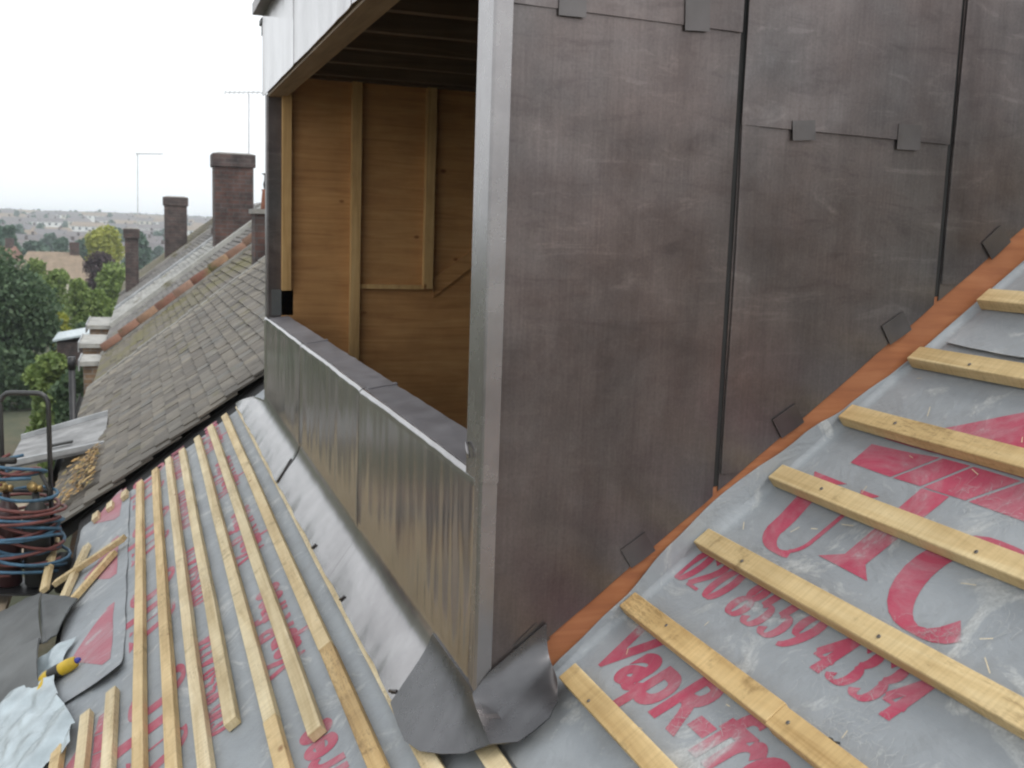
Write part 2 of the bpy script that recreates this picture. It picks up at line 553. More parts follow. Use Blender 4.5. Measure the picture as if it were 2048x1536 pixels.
M['orange_roof'] = tile_mat('orange roof', [(0.27, 0.15, 0.11), (0.24, 0.13, 0.10)], 0.0, 2.0)
M['bark'] = simple('bark', (0.07, 0.055, 0.04), 0.9)
M['leaf_litter'] = tile_mat('dry leaves', [(0.42, 0.25, 0.08), (0.30, 0.19, 0.08), (0.22, 0.15, 0.08), (0.48, 0.33, 0.14), (0.16, 0.14, 0.05)], 0, 20)
M['shaving'] = simple('wood shavings', (0.66, 0.55, 0.36), 0.7)
M['fibre'] = simple('torn fleece fibre', (0.43, 0.44, 0.44), 0.8)
M['pot'] = simple('clay pot', (0.40, 0.17, 0.11), 0.8)
M['cement'] = simple('cement flaunching', (0.26, 0.25, 0.23), 0.9)
M['glass_dark'] = simple('dark window glass', (0.03, 0.035, 0.04), 0.1, 0, 0.1, 2, 0)
M['alu'] = simple('aluminium tube', (0.5, 0.5, 0.5), 0.4, 0.9)


def leaf_mat(name, cols):
    m, n, l, b = nt(name)
    r = ramp(n, [(i / (len(cols) - 1), c) for i, c in enumerate(cols)])
    g = n.new('ShaderNodeNewGeometry')
    l.new(g.outputs['Random Per Island'], r.inputs[0])
    l.new(r.outputs[0], b.inputs['Base Color'])
    b.inputs['Roughness'].default_value = 0.6
    tr = n.new('ShaderNodeBsdfTranslucent')
    l.new(r.outputs[0], tr.inputs[0])
    mx = n.new('ShaderNodeMixShader'); mx.inputs[0].default_value = 0.3
    out = n['Material Output']
    l.new(b.outputs[0], mx.inputs[1]); l.new(tr.outputs[0], mx.inputs[2]); l.new(mx.outputs[0], out.inputs[0])
    return m


M['leaf_dark'] = leaf_mat('dark leaves', [(0.045, 0.085, 0.04), (0.075, 0.13, 0.06), (0.115, 0.175, 0.085)])
M['leaf_mid'] = leaf_mat('mid green leaves', [(0.11, 0.17, 0.045), (0.19, 0.27, 0.07), (0.28, 0.36, 0.11)])
M['leaf_lime'] = leaf_mat('yellow green leaves', [(0.24, 0.27, 0.03), (0.34, 0.36, 0.05), (0.42, 0.42, 0.08)])
M['leaf_purple'] = leaf_mat('purple leaves', [(0.05, 0.03, 0.038), (0.075, 0.048, 0.055), (0.10, 0.065, 0.07)])
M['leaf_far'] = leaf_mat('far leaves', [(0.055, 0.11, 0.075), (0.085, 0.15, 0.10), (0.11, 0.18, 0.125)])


def ground_mat():
    m, n, l, b = nt('garden ground')
    g = n.new('ShaderNodeNewGeometry')
    a = nz(n, l, g.outputs['Position'], 0.35, 6, 0.65)
    r = ramp(n, [(0.3, (0.05, 0.06, 0.035)), (0.48, (0.08, 0.085, 0.05)), (0.62, (0.12, 0.105, 0.065)), (0.78, (0.17, 0.14, 0.095))])
    l.new(a, r.inputs[0]); l.new(r.outputs[0], b.inputs['Base Color'])
    b.inputs['Roughness'].default_value = 0.95
    bump(n, l, nz(n, l, g.outputs['Position'], 6, 4), b, 0.5, 0.1)
    return m


M['ground'] = ground_mat()


# ================================================================== GROUND
def ground_z(x, y):
    d = -x                                   # metres down the terrace
    z = -6.0
    def sm(a, b, t):
        t = min(1, max(0, (t - a) / (b - a))); return t * t * (3 - 2 * t)
    z -= 5.0 * sm(110, 240, d)
    z += 11.5 * sm(260, 900, d)
    z -= 12 * sm(1000, 2500, d)
    if d > 110: z += 1.3 * fbm(x * 0.006, y * 0.006, 3.0) * sm(110, 300, d)
    return z


def build_ground():
    xs = [300, 60, 10] + [-i * 12 for i in range(1, 20)] + [-240 - 30 * i for i in range(1, 40)] + [-1700, -2100]
    ys = [-1000, -700, -400] + [-300 + 20 * i for i in range(31)] + [400, 700, 1000]
    rows = [[Vector((x, y, ground_z(x, y))) for y in ys] for x in xs]
    m = MB().grid(rows)
    tag(m.build('ground', M['ground'], None, True), kind='structure')


build_ground()

# ================================================================== OUR HOUSE: roof, membrane, battens
house = thing('terraced_house', 'house roof stripped to grey printed membrane and bare timber battens round the dormer', 'house', (0, 0, -6))
m = MB(); m.rbox(-4.62, 3.4, -1.2, -0.02, -0.06, -0.008); m.rbox(-4.62, -W - 0.005, -0.02, 3.0, -0.06, -0.008); m.rbox(-.03, 3.4, -0.02, 3.0, -0.06, -0.008)
m.build('roof_deck', M['felt'], house)
MB().box((-4.4, -0.86, -6), (3.4, -0.62, -0.93)).build('rear_wall', M['brick_wall'], house)


def sag(x, u):
    """the membrane sags between rafters and is pulled flat along the battens"""
    a = 0.0035 * (math.cos(2 * math.pi * x / 0.4) * 0.5 - 0.5)
    return a + 0.0022 * fbm(x * 3.1, u * 4.2, 1.0)


def memb_rows(x0, x1, u0, u1, lift, nx, nu, edge=None):
    rows = []
    for j in range(nu + 1):
        u = u0 + (u1 - u0) * j / nu
        row = []
        for i in range(nx + 1):
            x = x0 + (x1 - x0) * i / nx
            n = sag(x, u) + lift
            if edge: n += edge(x, u)
            row.append(RF(x, u, n))
        rows.append(row)
    return rows


def sag_up(x, u):
    f = min(1.0, max(0.0, ((max(x, .0155) - .0155) / 3.28) ** .8 * 160 / 18))
    return sag(x, u) * f


# lower sheet: below and in front of the dormer
def low_edge(x, u):
    e = 0.0
    if u < -1.12: e -= (u + 1.12) ** 2 * 9.0           # droops over the eaves
    return e


SH_LOW = sheet(memb_rows(-4.34, 3.3, -1.27, 0.11, 0.0, 400, 90, low_edge), 0.0012, 'membrane_sheet', M['membrane'], house)


# upper sheet: beside the cheek, turned up against it
def cheek_up(s):
    return -0.018


up_pts = [(0.03, -0.07), (0.139, -.063), (0.2, -.062), (0.303, -.051), (0.396, -.022), (0.481, -.016), (0.569, -.018), (0.682, -.034), (0.799, -.060), (0.917, -.072), (1.015, -.086), (1.111, -.079), (1.221, -.076), (1.5, -.07), (2.2, -.08)]


def up_top(y):
    for (a, b), (c, d) in zip(up_pts, up_pts[1:]):
        if a <= y <= c:
            t = (y - a) / (c - a); t = t * t * (3 - 2 * t)
            return b + (d - b) * t
    return up_pts[0][1] if y < up_pts[0][0] else up_pts[-1][1]


rows = []
for j in range(201):
    u = 0.045 + (2.6 - 0.045) * j / 200
    row = []
    y = u * CT
    top = D + up_top(min(y, 2.19)) - 0.010 + 0.004 * fbm(y * 9, 0, 5)       # height of the turned-up edge above the roof line
    for k in range(5):                                               # up against the cheek
        h = top * (1 - k / 5)
        wob = 0.002 + 0.003 * math.sin(y * 21) * (1 - k / 5) + 0.010 * max(0, 1 - abs(y - 0.12) / 0.15) * (1 - k / 5)
        p = RF(0, u, 0.004) + Vector((-0.001 + wob, 0, h + 0.004))
        row.append(p)
    for k in range(4):                                               # the soft fold
        a = math.pi / 2 * k / 4
        p = RF(0.001 + 0.014 * (1 - math.cos(a)), u, 0.004 + 0.014 * (1 - math.sin(a)))
        row.append(p)
    for i in range(161):
        x = 0.0155 + 3.28 * (i / 160) ** 1.25
        nn = sag_up(x, u) + 0.004
        row.append(RF(x, u, nn))
    rows.append(row)
SH_UP = sheet(rows, 0.0012, 'membrane_sheet', M['membrane'], house)

rows = []
for j in range(31):
    u = 1.262 + 1.3 * j / 30
    row = []
    for i in range(61):
        x = .03 + 3.25 * (i / 60) ** 1.2
        uu = u - .016 * math.exp(-x * 6) * (-1 if j == 0 else 0) + (.006 * fbm(x * 3, 0, 2) if j == 0 else 0)
        row.append(RF(x, uu, sag(x, uu) + .0085 + (.006 if j == 0 else 0)))
    rows.append(row)
sheet(rows, 0.0012, 'membrane_sheet', M['membrane'], house)

# loose lap of membrane over the lower left corner
def lap_edge(x, u):
    e = 0.006
    if x > -1.95: e += (x + 1.95) ** 2 * 0.9
    if u < -1.14: e -= (u + 1.14) ** 2 * 8
    return e + 0.006 * fbm(x * 2, u * 2.5, 9)


rows = []
for j in range(25):
    u = -1.26 + (0.42) * j / 24
    row = []
    for i in range(61):
        xe = -1.80 - 0.22 * max(0, (-0.9 - u)) / 0.4
        x = -4.32 + (xe + 4.32) * i / 60
        row.append(RF(x, u, sag(x, u) + lap_edge(x, u)))
    rows.append(row)
SH_LAP = sheet(rows, 0.0012, 'membrane_lap', M['membrane'], house)

# -------------------------------------------------- print on the membrane
def nib(path, a, b, closed=False):
    """ribbon along a path whose thickness follows a broad nib: a across, b along"""
    n = len(path); L, Rr = [], []
    for i, p in enumerate(path):
        if closed: q0, q1 = path[(i - 1) % n], path[(i + 1) % n]
        else: q0, q1 = path[max(i - 1, 0)], path[min(i + 1, n - 1)]
        dx, dy = q1[0] - q0[0], q1[1] - q0[1]
        d = math.hypot(dx, dy) or 1
        nx_, ny_ = -dy / d, dx / d
        h = math.hypot(a * nx_, b * ny_)
        L.append((p[0] + nx_ * h, p[1] + ny_ * h)); Rr.append((p[0] - nx_ * h, p[1] - ny_ * h))
    v = L + Rr
    f = []
    for i in range(n if closed else n - 1):
        j = (i + 1) % n
        f.append((i, j, n + j, n + i))
    return v, f


def arc(cx, cy, rx, ry, a0, a1, n=16):
    return [(cx + rx * math.cos(R(a0 + (a1 - a0) * i / n)), cy + ry * math.sin(R(a0 + (a1 - a0) * i / n))) for i in range(n + 1)]


def seg(a, b, n=4):
    return [(a[0] + (b[0] - a[0]) * i / n, a[1] + (b[1] - a[1]) * i / n) for i in range(n + 1)]


DIG = {
    '0': [(arc(.28, .5, .21, .47, 0, 345, 24), True)],
    '2': [(arc(.27, .74, .20, .23, 165, -30, 12) + seg((.38, .48), (.06, .05), 4), False), (seg((.04, .04), (.52, .04)), False)],
    '8': [(arc(.28, .75, .15, .22, 0, 345, 20), True), (arc(.28, .26, .20, .24, 0, 345, 20), True)],
    '5': [(seg((.48, .95), (.15, .95)), False), (seg((.14, .93), (.11, .54)), False), (arc(.25, .31, .23, .29, 125, -150, 16), False)],
    '9': [(arc(.28, .68, .20, .29, 0, 345, 20), True), (arc(.05, .68, .44, .66, 0, -82, 12), False)],
    '4': [(seg((.38, .98), (.03, .31), 5), False), (seg((.0, .28), (.56, .28)), False), (seg((.40, .97), (.40, .03), 5), False), (seg((.26, .02), (.54, .02)), False)],
    '3': [(arc(.25, .75, .19, .22, 150, -80, 12), False), (arc(.25, .27, .22, .25, 80, -150, 14), False)],
}


def lay(name, v2, faces, tf, mat, lift):
    """put flat artwork on the membrane, following its sag"""
    bm = bmesh.new()
    vs2 = [bm.verts.new((p[0], p[1], 0)) for p in v2]
    for f in faces:
        try: bm.faces.new([vs2[i] for i in f])
        except ValueError: pass
    for _ in range(4):
        bmesh.ops.triangulate(bm, faces=bm.faces[:])
        e = [e for e in bm.edges if e.calc_length() > 0.035]
        if not e: break
        bmesh.ops.subdivide_edges(bm, edges=e, cuts=1)
    bmesh.ops.triangulate(bm, faces=bm.faces[:])
    x0, u0, s = tf
    vv = []
    for v in bm.verts:
        x, u = x0 + s * v.co.x, u0 + s * v.co.y
        vv.append(RF(x, u, (sag_up(x, u) if s > 0 else sag(x, u)) + lift))
    bm.verts.index_update()
    ff = [tuple(v.index for v in f.verts) for f in bm.faces]
    bm.free()
    return obj(name, vv, ff, mat, SH_UP if s > 0 else SH_LOW)


def font_mesh(txt, size, shear, offset):
    cu = bpy.data.curves.new('lettering', 'FONT')
    cu.body = txt; cu.size = size; cu.shear = shear; cu.offset = offset
    cu.resolution_u = 5; cu.space_character = 1.0
    o = bpy.data.objects.new('lettering', cu); COL.objects.link(o)
    dg = bpy.context.evaluated_depsgraph_get()
    me = bpy.data.meshes.new_from_object(o.evaluated_get(dg))
    v = [(p.co.x, p.co.y) for p in me.vertices]; f = [tuple(p.vertices) for p in me.polygons]
    bpy.data.objects.remove(o); bpy.data.curves.remove(cu); bpy.data.meshes.remove(me)
    return v, f


VAP = font_mesh('VapR-free', 0.168, 0.34, 0.0060)
vw = max(p[0] for p in VAP[0])
VAP = ([(p[0] * 0.66 / vw + 0.028, p[1] + 0.287) for p in VAP[0]], VAP[1])


def logo(tf, lift, mat, numbers=True):
    V, F = [], []
    def put(v, f):
        b = len(V); V.extend(v); F.extend([tuple(i + b for i in q) for q in f])
    k = 0
    # gable roof over the T, split by thin unprinted lines
    t = 0.006
    def poly(p): put(p, [tuple(range(len(p)))])
    poly([(.118, .911), (.235, .911), (.295, .985), (.118, .970)])
    poly([(.243, .911), (.318, .911), (.372, .985), (.303, .985)])
    poly([(.326, .911), (.430, .911), (.486, .985), (.380, .985)])
    poly([(.438, .911), (.560, .911), (.610, .985), (.494, .985)])
    poly([(.568, .911), (.720, .911), (.720, .970), (.618, .985)])
    poly([(.130, .992), (.705, .992), (.42, 1.170)])
    # letters with strong thick and thin strokes
    def st(path, a, b, closed=False): put(*nib(path, a, b, closed))
    st(seg((.10, .845), (.118, .74), 4) + arc(.178, .715, .060, .048, 190, 300, 10), .024, .006)
    st(arc(.165, .718, .060, .050, 305, 350, 4) + seg((.226, .74), (.228, .845), 4), .006, .004)
    poly([(.060, .862), (.163, .862), (.128, .846), (.076, .846)]); poly([(.205, .862), (.258, .862), (.240, .847), (.217, .847)])
    poly([(.325, .908), (.395, .908), (.378, .720), (.412, .693), (.268, .697), (.318, .722)])
    st(arc(.565, .755, .088, .098, 48, 318, 22), .030, .008)
    poly([(.612, .845), (.640, .850), (.644, .800), (.634, .800)])
    o = lay('printed_logo', V, F, tf, mat, lift)
    lay('printed_lettering', VAP[0], VAP[1], tf, mat, lift)
    V2, F2 = [], []
    x = 0.005
    for ch in '020 8559 4334':
        if ch == ' ': x += 0.030; continue
        for path, cl_ in DIG[ch]:
            p = [(x + q[0] * .085 + .018 * (q[1] - .3), .512 + q[1] * .088) for q in path]
            v, f = nib(p, .0112, .0034, cl_)
            b = len(V2); V2 += v; F2 += [tuple(i + b for i in q) for q in f]
        x += 0.0555
    lay('printed_number', V2, F2, tf, mat, lift)


logo((0.0, 0.0, 1), 0.0049, M['print'])
logo((1.02, 0.0, 1), 0.0049, M['print'])
for x0 in (0.15, -0.85, -1.85, -2.83, -3.80):
    logo((x0, 0.04, -1), 0.0010, M['print'])
# the loose lap carries its own gable marks
for x0 in (-1.86, -2.83, -3.80):
    gv = [(.118, .935), (.720, .935), (.720, .970), (.42, 1.125), (.118, .970)]
    V = [(p[0], p[1]) for p in gv]
    def lapped(v2, tf):
        vv = []
        for p in v2:
            x, u = tf[0] - p[0], tf[1] - p[1]
            vv.append((x, u))
        return vv
    bm = bmesh.new()
    vs2 = [bm.verts.new((x0 - p[0], 0.04 - p[1], 0)) for p in gv]
    bm.faces.new(vs2)
    for _ in range(5):
        bmesh.ops.triangulate(bm, faces=bm.faces[:])
        e = [e for e in bm.edges if e.calc_length() > 0.03]
        if not e: break
        bmesh.ops.subdivide_edges(bm, edges=e, cuts=1)
    bmesh.ops.triangulate(bm, faces=bm.faces[:])
    bm.verts.index_update()
    vv = [RF(v.co.x, v.co.y, sag(v.co.x, v.co.y) + lap_edge(v.co.x, v.co.y) + 0.0012) for v in bm.verts]
    ff = [tuple(v.index for v in f.verts) for f in bm.faces]
    bm.free()
    ob = obj('printed_logo', vv, ff, M['print_pale'], SH_LAP)

# -------------------------------------------------- battens
def batten(x0, x1, u, w=0.038, h=0.025, mat='batten_pale', lift=0.002, du=0.0):
    n = max(2, int((x1 - x0) / 0.28))
    L = x1 - x0
    ph = random.random() * 10
    m = MB()
    rows = []
    for i in range(n + 1):
        x = -L / 2 + L * i / n
        wu = 0.003 * noise.noise(Vector((x * 0.9 + ph, ph, 0))) + du * (i / n - 0.5)
        wn_ = 0.0015 * noise.noise(Vector((x * 1.3 + ph, 0, ph)))
        rows.append([Vector((x, wu, wn_)), Vector((x, w + wu, wn_)), Vector((x, w + wu, h + wn_)), Vector((x, wu, h + wn_)), Vector((x, wu, wn_))])
    for r_ in rows: r_.pop()
    v = [p for r_ in rows for p in r_]
    f = [(0, 3, 2, 1), tuple(n * 4 + k for k in range(4))]
    for i in range(n):
        for k in range(4):
            f.append((i * 4 + k, i * 4 + (k + 1) % 4, (i + 1) * 4 + (k + 1) % 4, (i + 1) * 4 + k))
    me = mesh('batten', v, f, M[mat])
    c = RF((x0 + x1) / 2, u, lift)
    Mx = Matrix(((1, 0, 0, 0), (0, CT, -ST, 0), (0, ST, CT, 0), (0, 0, 0, 1)))
    off = root_off(house)
    o = link('batten', me, house, Matrix.Translation(c - off) @ Mx)
    bv = o.modifiers.new('worn edges', 'BEVEL'); bv.width = 0.0016; bv.segments = 1
    return o


# beside the cheek, every second course
for i, (u, xe) in enumerate(zip([.2039, .3887, .5867, .7893, .9893, 1.1859, 1.3906, 1.592, 1.793, 1.994], [.05, .0, .0, .0, .0, .005, .012, .0, .0, .0])):
    if i == 1:
        batten(xe + .006, .527, u, .042, .026, 'batten', du=0.002, lift=.007); batten(.5285, 3.2, u - .001, .042, .026, 'batten', lift=.007)
    else:
        batten(xe + .006, 3.2, u, .042, .026, 'batten', lift=.007, du=random.uniform(-.006, .006))
nail_m = MB(); nail_m.tube([(0, 0, -.004), (0, 0, .0012), (0, 0, .0018)], .0035, 8, True, [.0022, .0036, .0030])
nail_me = mesh('nail', nail_m.v, nail_m.f, M['steel'])
for o in [q for q in house.children if q.name.startswith('batten')]:
    xs_ = o.location.x
    for xr in (.17, .57, .97):
        if xr - xs_ < -.75 * 2.2: continue
        L2 = max(v.co.x for v in o.data.vertices)
        if abs(xr - xs_) > L2 - .01: continue
        no = link('nail', nail_me, o); no.location = (xr - xs_ + random.uniform(-.012, .012), .021 + random.uniform(-.008, .008), .0262)
# in front of the dormer, every course
LBU = [-.782, -.679, -.588, -.497, -.393, -.298, -.201]
ends = [3.0, 3.0, 3.0, -.81, None, -.455, None]
for i, u in enumerate(LBU):
    if i == 4:
        batten(-4.30, -.67, u); batten(-.668, 3.0, u - .002)
    elif i == 6:
        batten(-4.33, -.80, u); batten(-.798, -.13, u + .002, mat='batten_old'); batten(.35, 3.0, u)
    else:
        batten(-4.28 - .02 * (i % 3), ends[i], u)
batten(-4.30, .10, -.103)
batten(-.02, 3.0, 0.0)
for u, x0 in ((-.888, -1.640), (-.985, -1.620), (-1.085, -1.637)):
    batten(x0, 3.0, u)
for u in (-.885, -.982, -1.075):
    batten(-4.33, -4.20, u)

# wood shavings and fleece left on the membrane
m = MB()
for _ in range(46):
    x, u = random.uniform(.05, .75), random.uniform(.22, 1.3)
    a = random.uniform(0, 6.28); Ls = random.uniform(.006, .03); wd = .0007
    p = [RF(x + math.cos(a) * Ls * t - math.sin(a) * (wd + .004 * t * (1 - t) * s_), u + math.sin(a) * Ls * t + math.cos(a) * wd, .009 + sag(x, u) + .003 * t) for t in (0, .5, 1) for s_ in (0,)]
    q = [RF(x + math.cos(a) * Ls * t + math.sin(a) * wd, u + math.sin(a) * Ls * t - math.cos(a) * wd, .009 + sag(x, u) + .003 * t) for t in (0, .5, 1)]
    m.grid([p, q])
so = m.build('wood_shavings', M['shaving'])
tag(so, 'fine pale wood shavings strewn on the membrane between battens', 'shavings', kind='stuff')

rf2 = random.Random(5)
m = MB()
for cx_, cu_, ra, nn in [(.585, .50, .05, 60), (.63, .47, .04, 45), (.50, .515, .04, 40), (.575, .655, .05, 60), (.61, .675, .03, 30), (.44, .92, .05, 50), (.53, .895, .05, 45), (.35, .31, .04, 40), (.43, .345, .05, 40), (.70, .45, .05, 40), (.60, .44, .04, 40), (.66, .72, .06, 40)]:
    for _ in range(int(nn * .7)):
        x, u = cx_ + rf2.gauss(0, ra * .6), cu_ + rf2.gauss(0, ra * .4)
        a = rf2.gauss(.5, .7); Ls = rf2.uniform(.008, .030); cv = rf2.uniform(-1.4, 1.4); wd = .00022
        P_, Q_ = [], []
        for k in range(5):
            t = k / 4
            aa = a + cv * t
            px_, pu_ = x + math.cos(aa) * Ls * t, u + math.sin(aa) * Ls * t
            hgt = sag(px_, pu_) + .0062 + .003 * math.sin(math.pi * t)
            P_.append(RF(px_ - math.sin(aa) * wd, pu_ + math.cos(aa) * wd, hgt)); Q_.append(RF(px_ + math.sin(aa) * wd, pu_ - math.cos(aa) * wd, hgt))
        m.grid([P_, Q_])
o = m.build('torn_fibres', M['fibre'], SH_UP); o['kind'] = 'stuff'

# a dropped clout nail
mm = MB()
c = RF(.62, .43, .008)
mm.tube([c, c + Vector((0, 0, .006))], .006, 10); mm.tube([c + Vector((0, 0, .003)), c + Vector((.012, .01, .004))], .0016, 6)
tag(mm.build('nail', M['black_plastic']), 'small dark nail dropped on the membrane at lower right', 'nail')

# ================================================================== DORMER
dorm = thing('dormer', 'flat-roofed dormer clad in grey lead sheet with an open window hole', 'dormer', (0, 0, 0))


def rip(x, z, k=0.0):
    """hand-dressed lead is never flat"""
    return 0.0016 * fbm(x * 4.5 + k, z * 1.3, k, 3) + 0.0006 * fbm(x * 15 + k, z * 3, k + 4, 2)


# each front bay is one sheet: apron on the slope, soft fold, upstand, roll over the sill edge
bays = [(-W, -2.36), (-2.36, -1.15), (-1.15, -0.004)]


def front_profile(x, t):
    """t 0..1 from the apron's outer edge up through the fold to the foot of the upstand"""
    uo = -0.090 + 0.010 * fbm(x * 2.3, 0, 7)
    C = RF(x, uo, 0.036 + 0.004 * fbm(x * 4, 1.0, 3))
    T0 = Vector((x, -.004, .026)); K0 = Vector((x, -.007, -.005)); Q = K0.lerp(C, .24)
    if t < .45:
        sN = t / .45
        p = C.lerp(Q, sN)
        p += Vector((0, -.5, .6)) * (.003 * math.sin(math.pi * sN) * (.5 + .6 * fbm(x * 1.6, sN * 1.0, 11)))
        return p
    sN = (t - .45) / .55
    return Q * (1 - sN) ** 2 + K0 * 2 * sN * (1 - sN) + T0 * sN ** 2


for bi, (xa, xb) in enumerate(bays):
    nx = 64
    rows = []
    g = 0.006
    NA = 22
    for j in range(NA):                    # apron and fold
        t = j / NA
        row = []
        x_left = xa + g - (.72 * max(0, 1 - t / .75) ** .8 if bi == 0 else 0)
        if bi == 2: x_left = xa + .0008
        x_right = xb - g
        if bi == 1: x_right = xb - .0008
        if bi == 2: x_right = xb - .16 * min(1, max(0, 1 - t) * 1.6)
        for i in range(nx + 1):
            x = x_left + (x_right - x_left) * i / nx
            p = front_profile(x, t)
            ei = min(i, nx - i)
            if ei < 2 and bi == 0: p += Vector((0, -.4, .8)) * .003 * (2 - ei) / 2
            row.append(p)
        rows.append(row)
    NV = 30
    for j in range(NV + 1):                # upstand
        t = j / NV
        row = []
        for i in range(nx + 1):
            x = xa + g + (xb - xa - 2 * g) * i / nx
            z = 0.026 + (S_ - 0.026 - 0.012) * t
            edge = 0.0
            ei = min(i, nx - i)
            if ei < 2: edge = 0.003 * (2 - ei) / 2
            k = min(1.0, t * 5)
            y = -0.004 + k * 2.0 * rip(x, z, bi * 7.0) - edge
            env = math.exp(-((x + 0.16) / 0.26) ** 2) * (.25 + .75 * (1 - t)) if bi == 2 else .16
            y += k * env * 0.0019 * math.sin(x * 88 + 2.6 * fbm(x * 4, z * 2.5, 8) + z * 4)
            row.append(Vector((x, y, z)))
        rows.append(row)
    last = rows[-1]
    for k in range(1, 7):                 # roll over the edge
        a = math.pi / 2 * k / 6
        rows.append([Vector((last[i].x, last[i].y * (1 - k / 6) + 0.012 * (1 - math.cos(a)), S_ - 0.012 + 0.012 * math.sin(a))) for i in range(nx + 1)])
    lp = sheet(rows, 0.003, 'lead_panel', M['lead_front'], dorm)
    srows = [[v + Vector((0, -.005, .0006)) for v in rows[-1]]]
    for k in range(1, 6):
        yy = 0.012 + 0.085 * k / 5
        srows.append([Vector((last[i].x, yy, S_ + 0.012 * k / 5 + 0.0025 * fbm(last[i].x * 6, yy * 20, 2.0))) for i in range(nx + 1)])
    sheet(srows, 0.003, 'lead_sill', M['lead_sill'], lp)
# near-black strip behind each lap, its shadow put in as colour
for x in (-2.36, -1.15):
    MB().box((x - .012, .002, 0.03), (x + .012, .008, S_ - .016)).build('lap_shade', M['dark_gap'], dorm)
    MB().hexa([(x - .004, .014, S_ - .004), (x + .022, .014, S_ - .004), (x + .022, .100, S_ + .008), (x - .004, .100, S_ + .008), (x - .004, .014, S_ + .0045), (x + .022, .014, S_ + .0035), (x + .022, .100, S_ + .016), (x - .004, .100, S_ + .017)]).build('lead_joint', M['lead_sill'], dorm)

# corner apron dressed round onto the cheek, two wings meeting on a ridge
cols = []
left = [(-.300, -.292, -.094), (-.26, -.25, -.098), (-.21, -.19, -.102), (-.155, -.125, -.104), (-.10, -.06, -.088), (-.05, .005, -.052), (-.022, .055, -.016)]
for xi, xo, uo in left:
    T0 = Vector((xi, -.0080, .020)); K0 = Vector((xi, -.0105, -.0015)); C = RF(xo, uo, .041)
    cols.append((T0, K0, C))
cols.append((Vector((.004, -.009, .016)), Vector((.010, -.013, .012)), RF(.118, .034, .060)))
right = [(.020, .134, .075), (.045, .141, .110), (.070, .142, .145), (.095, .120, .176), (.118, .085, .194), (.135, .055, .205)]
for yi, xo, uo in right:
    T0 = Vector((.0095, yi, yi * TT + .040)); K0 = Vector((.012, yi, yi * TT - .014)); C = RF(xo, uo, .036)
    cols.append((T0, K0, C))
rows = []
for j in range(15):
    t = j / 14
    row = []
    for T0, K0, C in cols:
        Q = K0.lerp(C, .40)
        if t < .5:
            q = t / .5
            p = T0 * (1 - q) ** 2 + K0 * 2 * q * (1 - q) + Q * q * q
        else:
            p = Q.lerp(C, (t - .5) / .5)
        row.append(p)
    rows.append(row)
co = sheet(rows, 0.003, 'lead_corner_apron', M['lead_apron'], dorm, True)

# folded tabs and cut lines on the apron
def tab(pts, w=.004, h=.0035):
    m = MB(); m.tube([Vector(p) for p in pts], h, 6, True); m.build('lead_tab', M['lead_clip'], dorm, True)
def AP(x, t):
    return front_profile(x, max(0, 1 - t) * .6) + Vector((0, -.002, .003))
tab([AP(-2.395, .3), AP(-2.38, .6), AP(-2.36, .98)], h=.003)
for x in (-1.43, -.93):
    tab([AP(x, .88), AP(x - .012, 1.02)], h=.0032)
tab([AP(-.33, .95), AP(-.30, .86)], h=.004)
tab([AP(-.245, .72), AP(-.20, .52), AP(-.165, .50), AP(-.115, .26)], h=.0025)

# corner and jambs
def strip(name, pts2, z0, z1, mat, nz_=24, amp=0.0008):
    """vertical strip following plan points"""
    rows = []
    for j in range(nz_ + 1):
        z = z0 + (z1 - z0) * j / nz_
        rows.append([Vector((x + amp * fbm(z * 5, x * 9 + y * 7, 1), y + amp * fbm(z * 5, x * 9 + y * 7, 6), z)) for x, y in pts2])
    o = sheet(rows, 0.002, name, mat, dorm)
    o.data.polygons.foreach_set('use_smooth', [False] * len(o.data.polygons))
    return o


# right-hand jamb: reveal, face and turn onto the cheek
strip('lead_jamb', [(-.090, .100), (-.094, .004), (-.0925, -.0045), (-.088, -.0065), (.004, -.0075), (.0072, -.0060), (.0086, -.0025), (.0090, .027)], S_ - .006, TOP, M['lead_edge'], 12, .0004)
strip('lead_corner', [(-.030, -.0062), (-.002, -.0072), (.0028, -.0055), (.0050, -.0020), (.0055, .0265)], .008, S_ + .02, M['lead_edge'], 8, .0005)
# far jamb, reveal of dark lead and its turned-up end
strip('lead_jamb', [(-W, .02), (-W, -.003), (-3.60, -.006), (-3.566, -.004), (-3.560, .004), (-3.560, .066)], S_ + .002, HD, M['lead_cheek'], 20)
MB().box((-3.558, .020, S_ + .014), (-3.548, .125, .572)).build('lead_upstand', M['slate_rubber'], dorm)
# small fold at the foot of the jamb
mm = MB(); mm.tube([(-.075, -.010, S_ + .055), (-.060, -.014, S_ + .045), (-.052, -.013, S_ + .030)], .0035, 8)
mm.build('lead_fold', M['lead_edge'], dorm, True)

# fascia above the opening
for xa, xb in ((-W, -2.51), (-2.505, -1.30), (-1.295, .004)):
    nx = 26
    rows = []
    for j in range(15):
        z = HD + (TOP - HD) * j / 14
        rows.append([Vector((xa + .002 + (xb - xa - .004) * i / nx, -.012 + 1.4 * rip(xa + (xb - xa) * i / nx, z, 30 + xa) - (.004 if i in (0, nx) else 0), z)) for i in range(nx + 1)])
    sheet(rows, 0.004, 'lead_fascia', M['lead_front'], dorm)
for x in (-2.5075, -1.2975):
    MB().box((x - .006, -.009, HD + .004), (x + .006, -.002, TOP - .004)).build('lap_shade', M['dark_gap'], dorm)  # dark strip painting the shadow in the fascia joint
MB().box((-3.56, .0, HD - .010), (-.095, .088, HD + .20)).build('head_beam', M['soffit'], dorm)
MB().box((-W, -.006, HD + .205), (.0, .30, TOP - .002)).build('head_core', M['joist'], dorm)
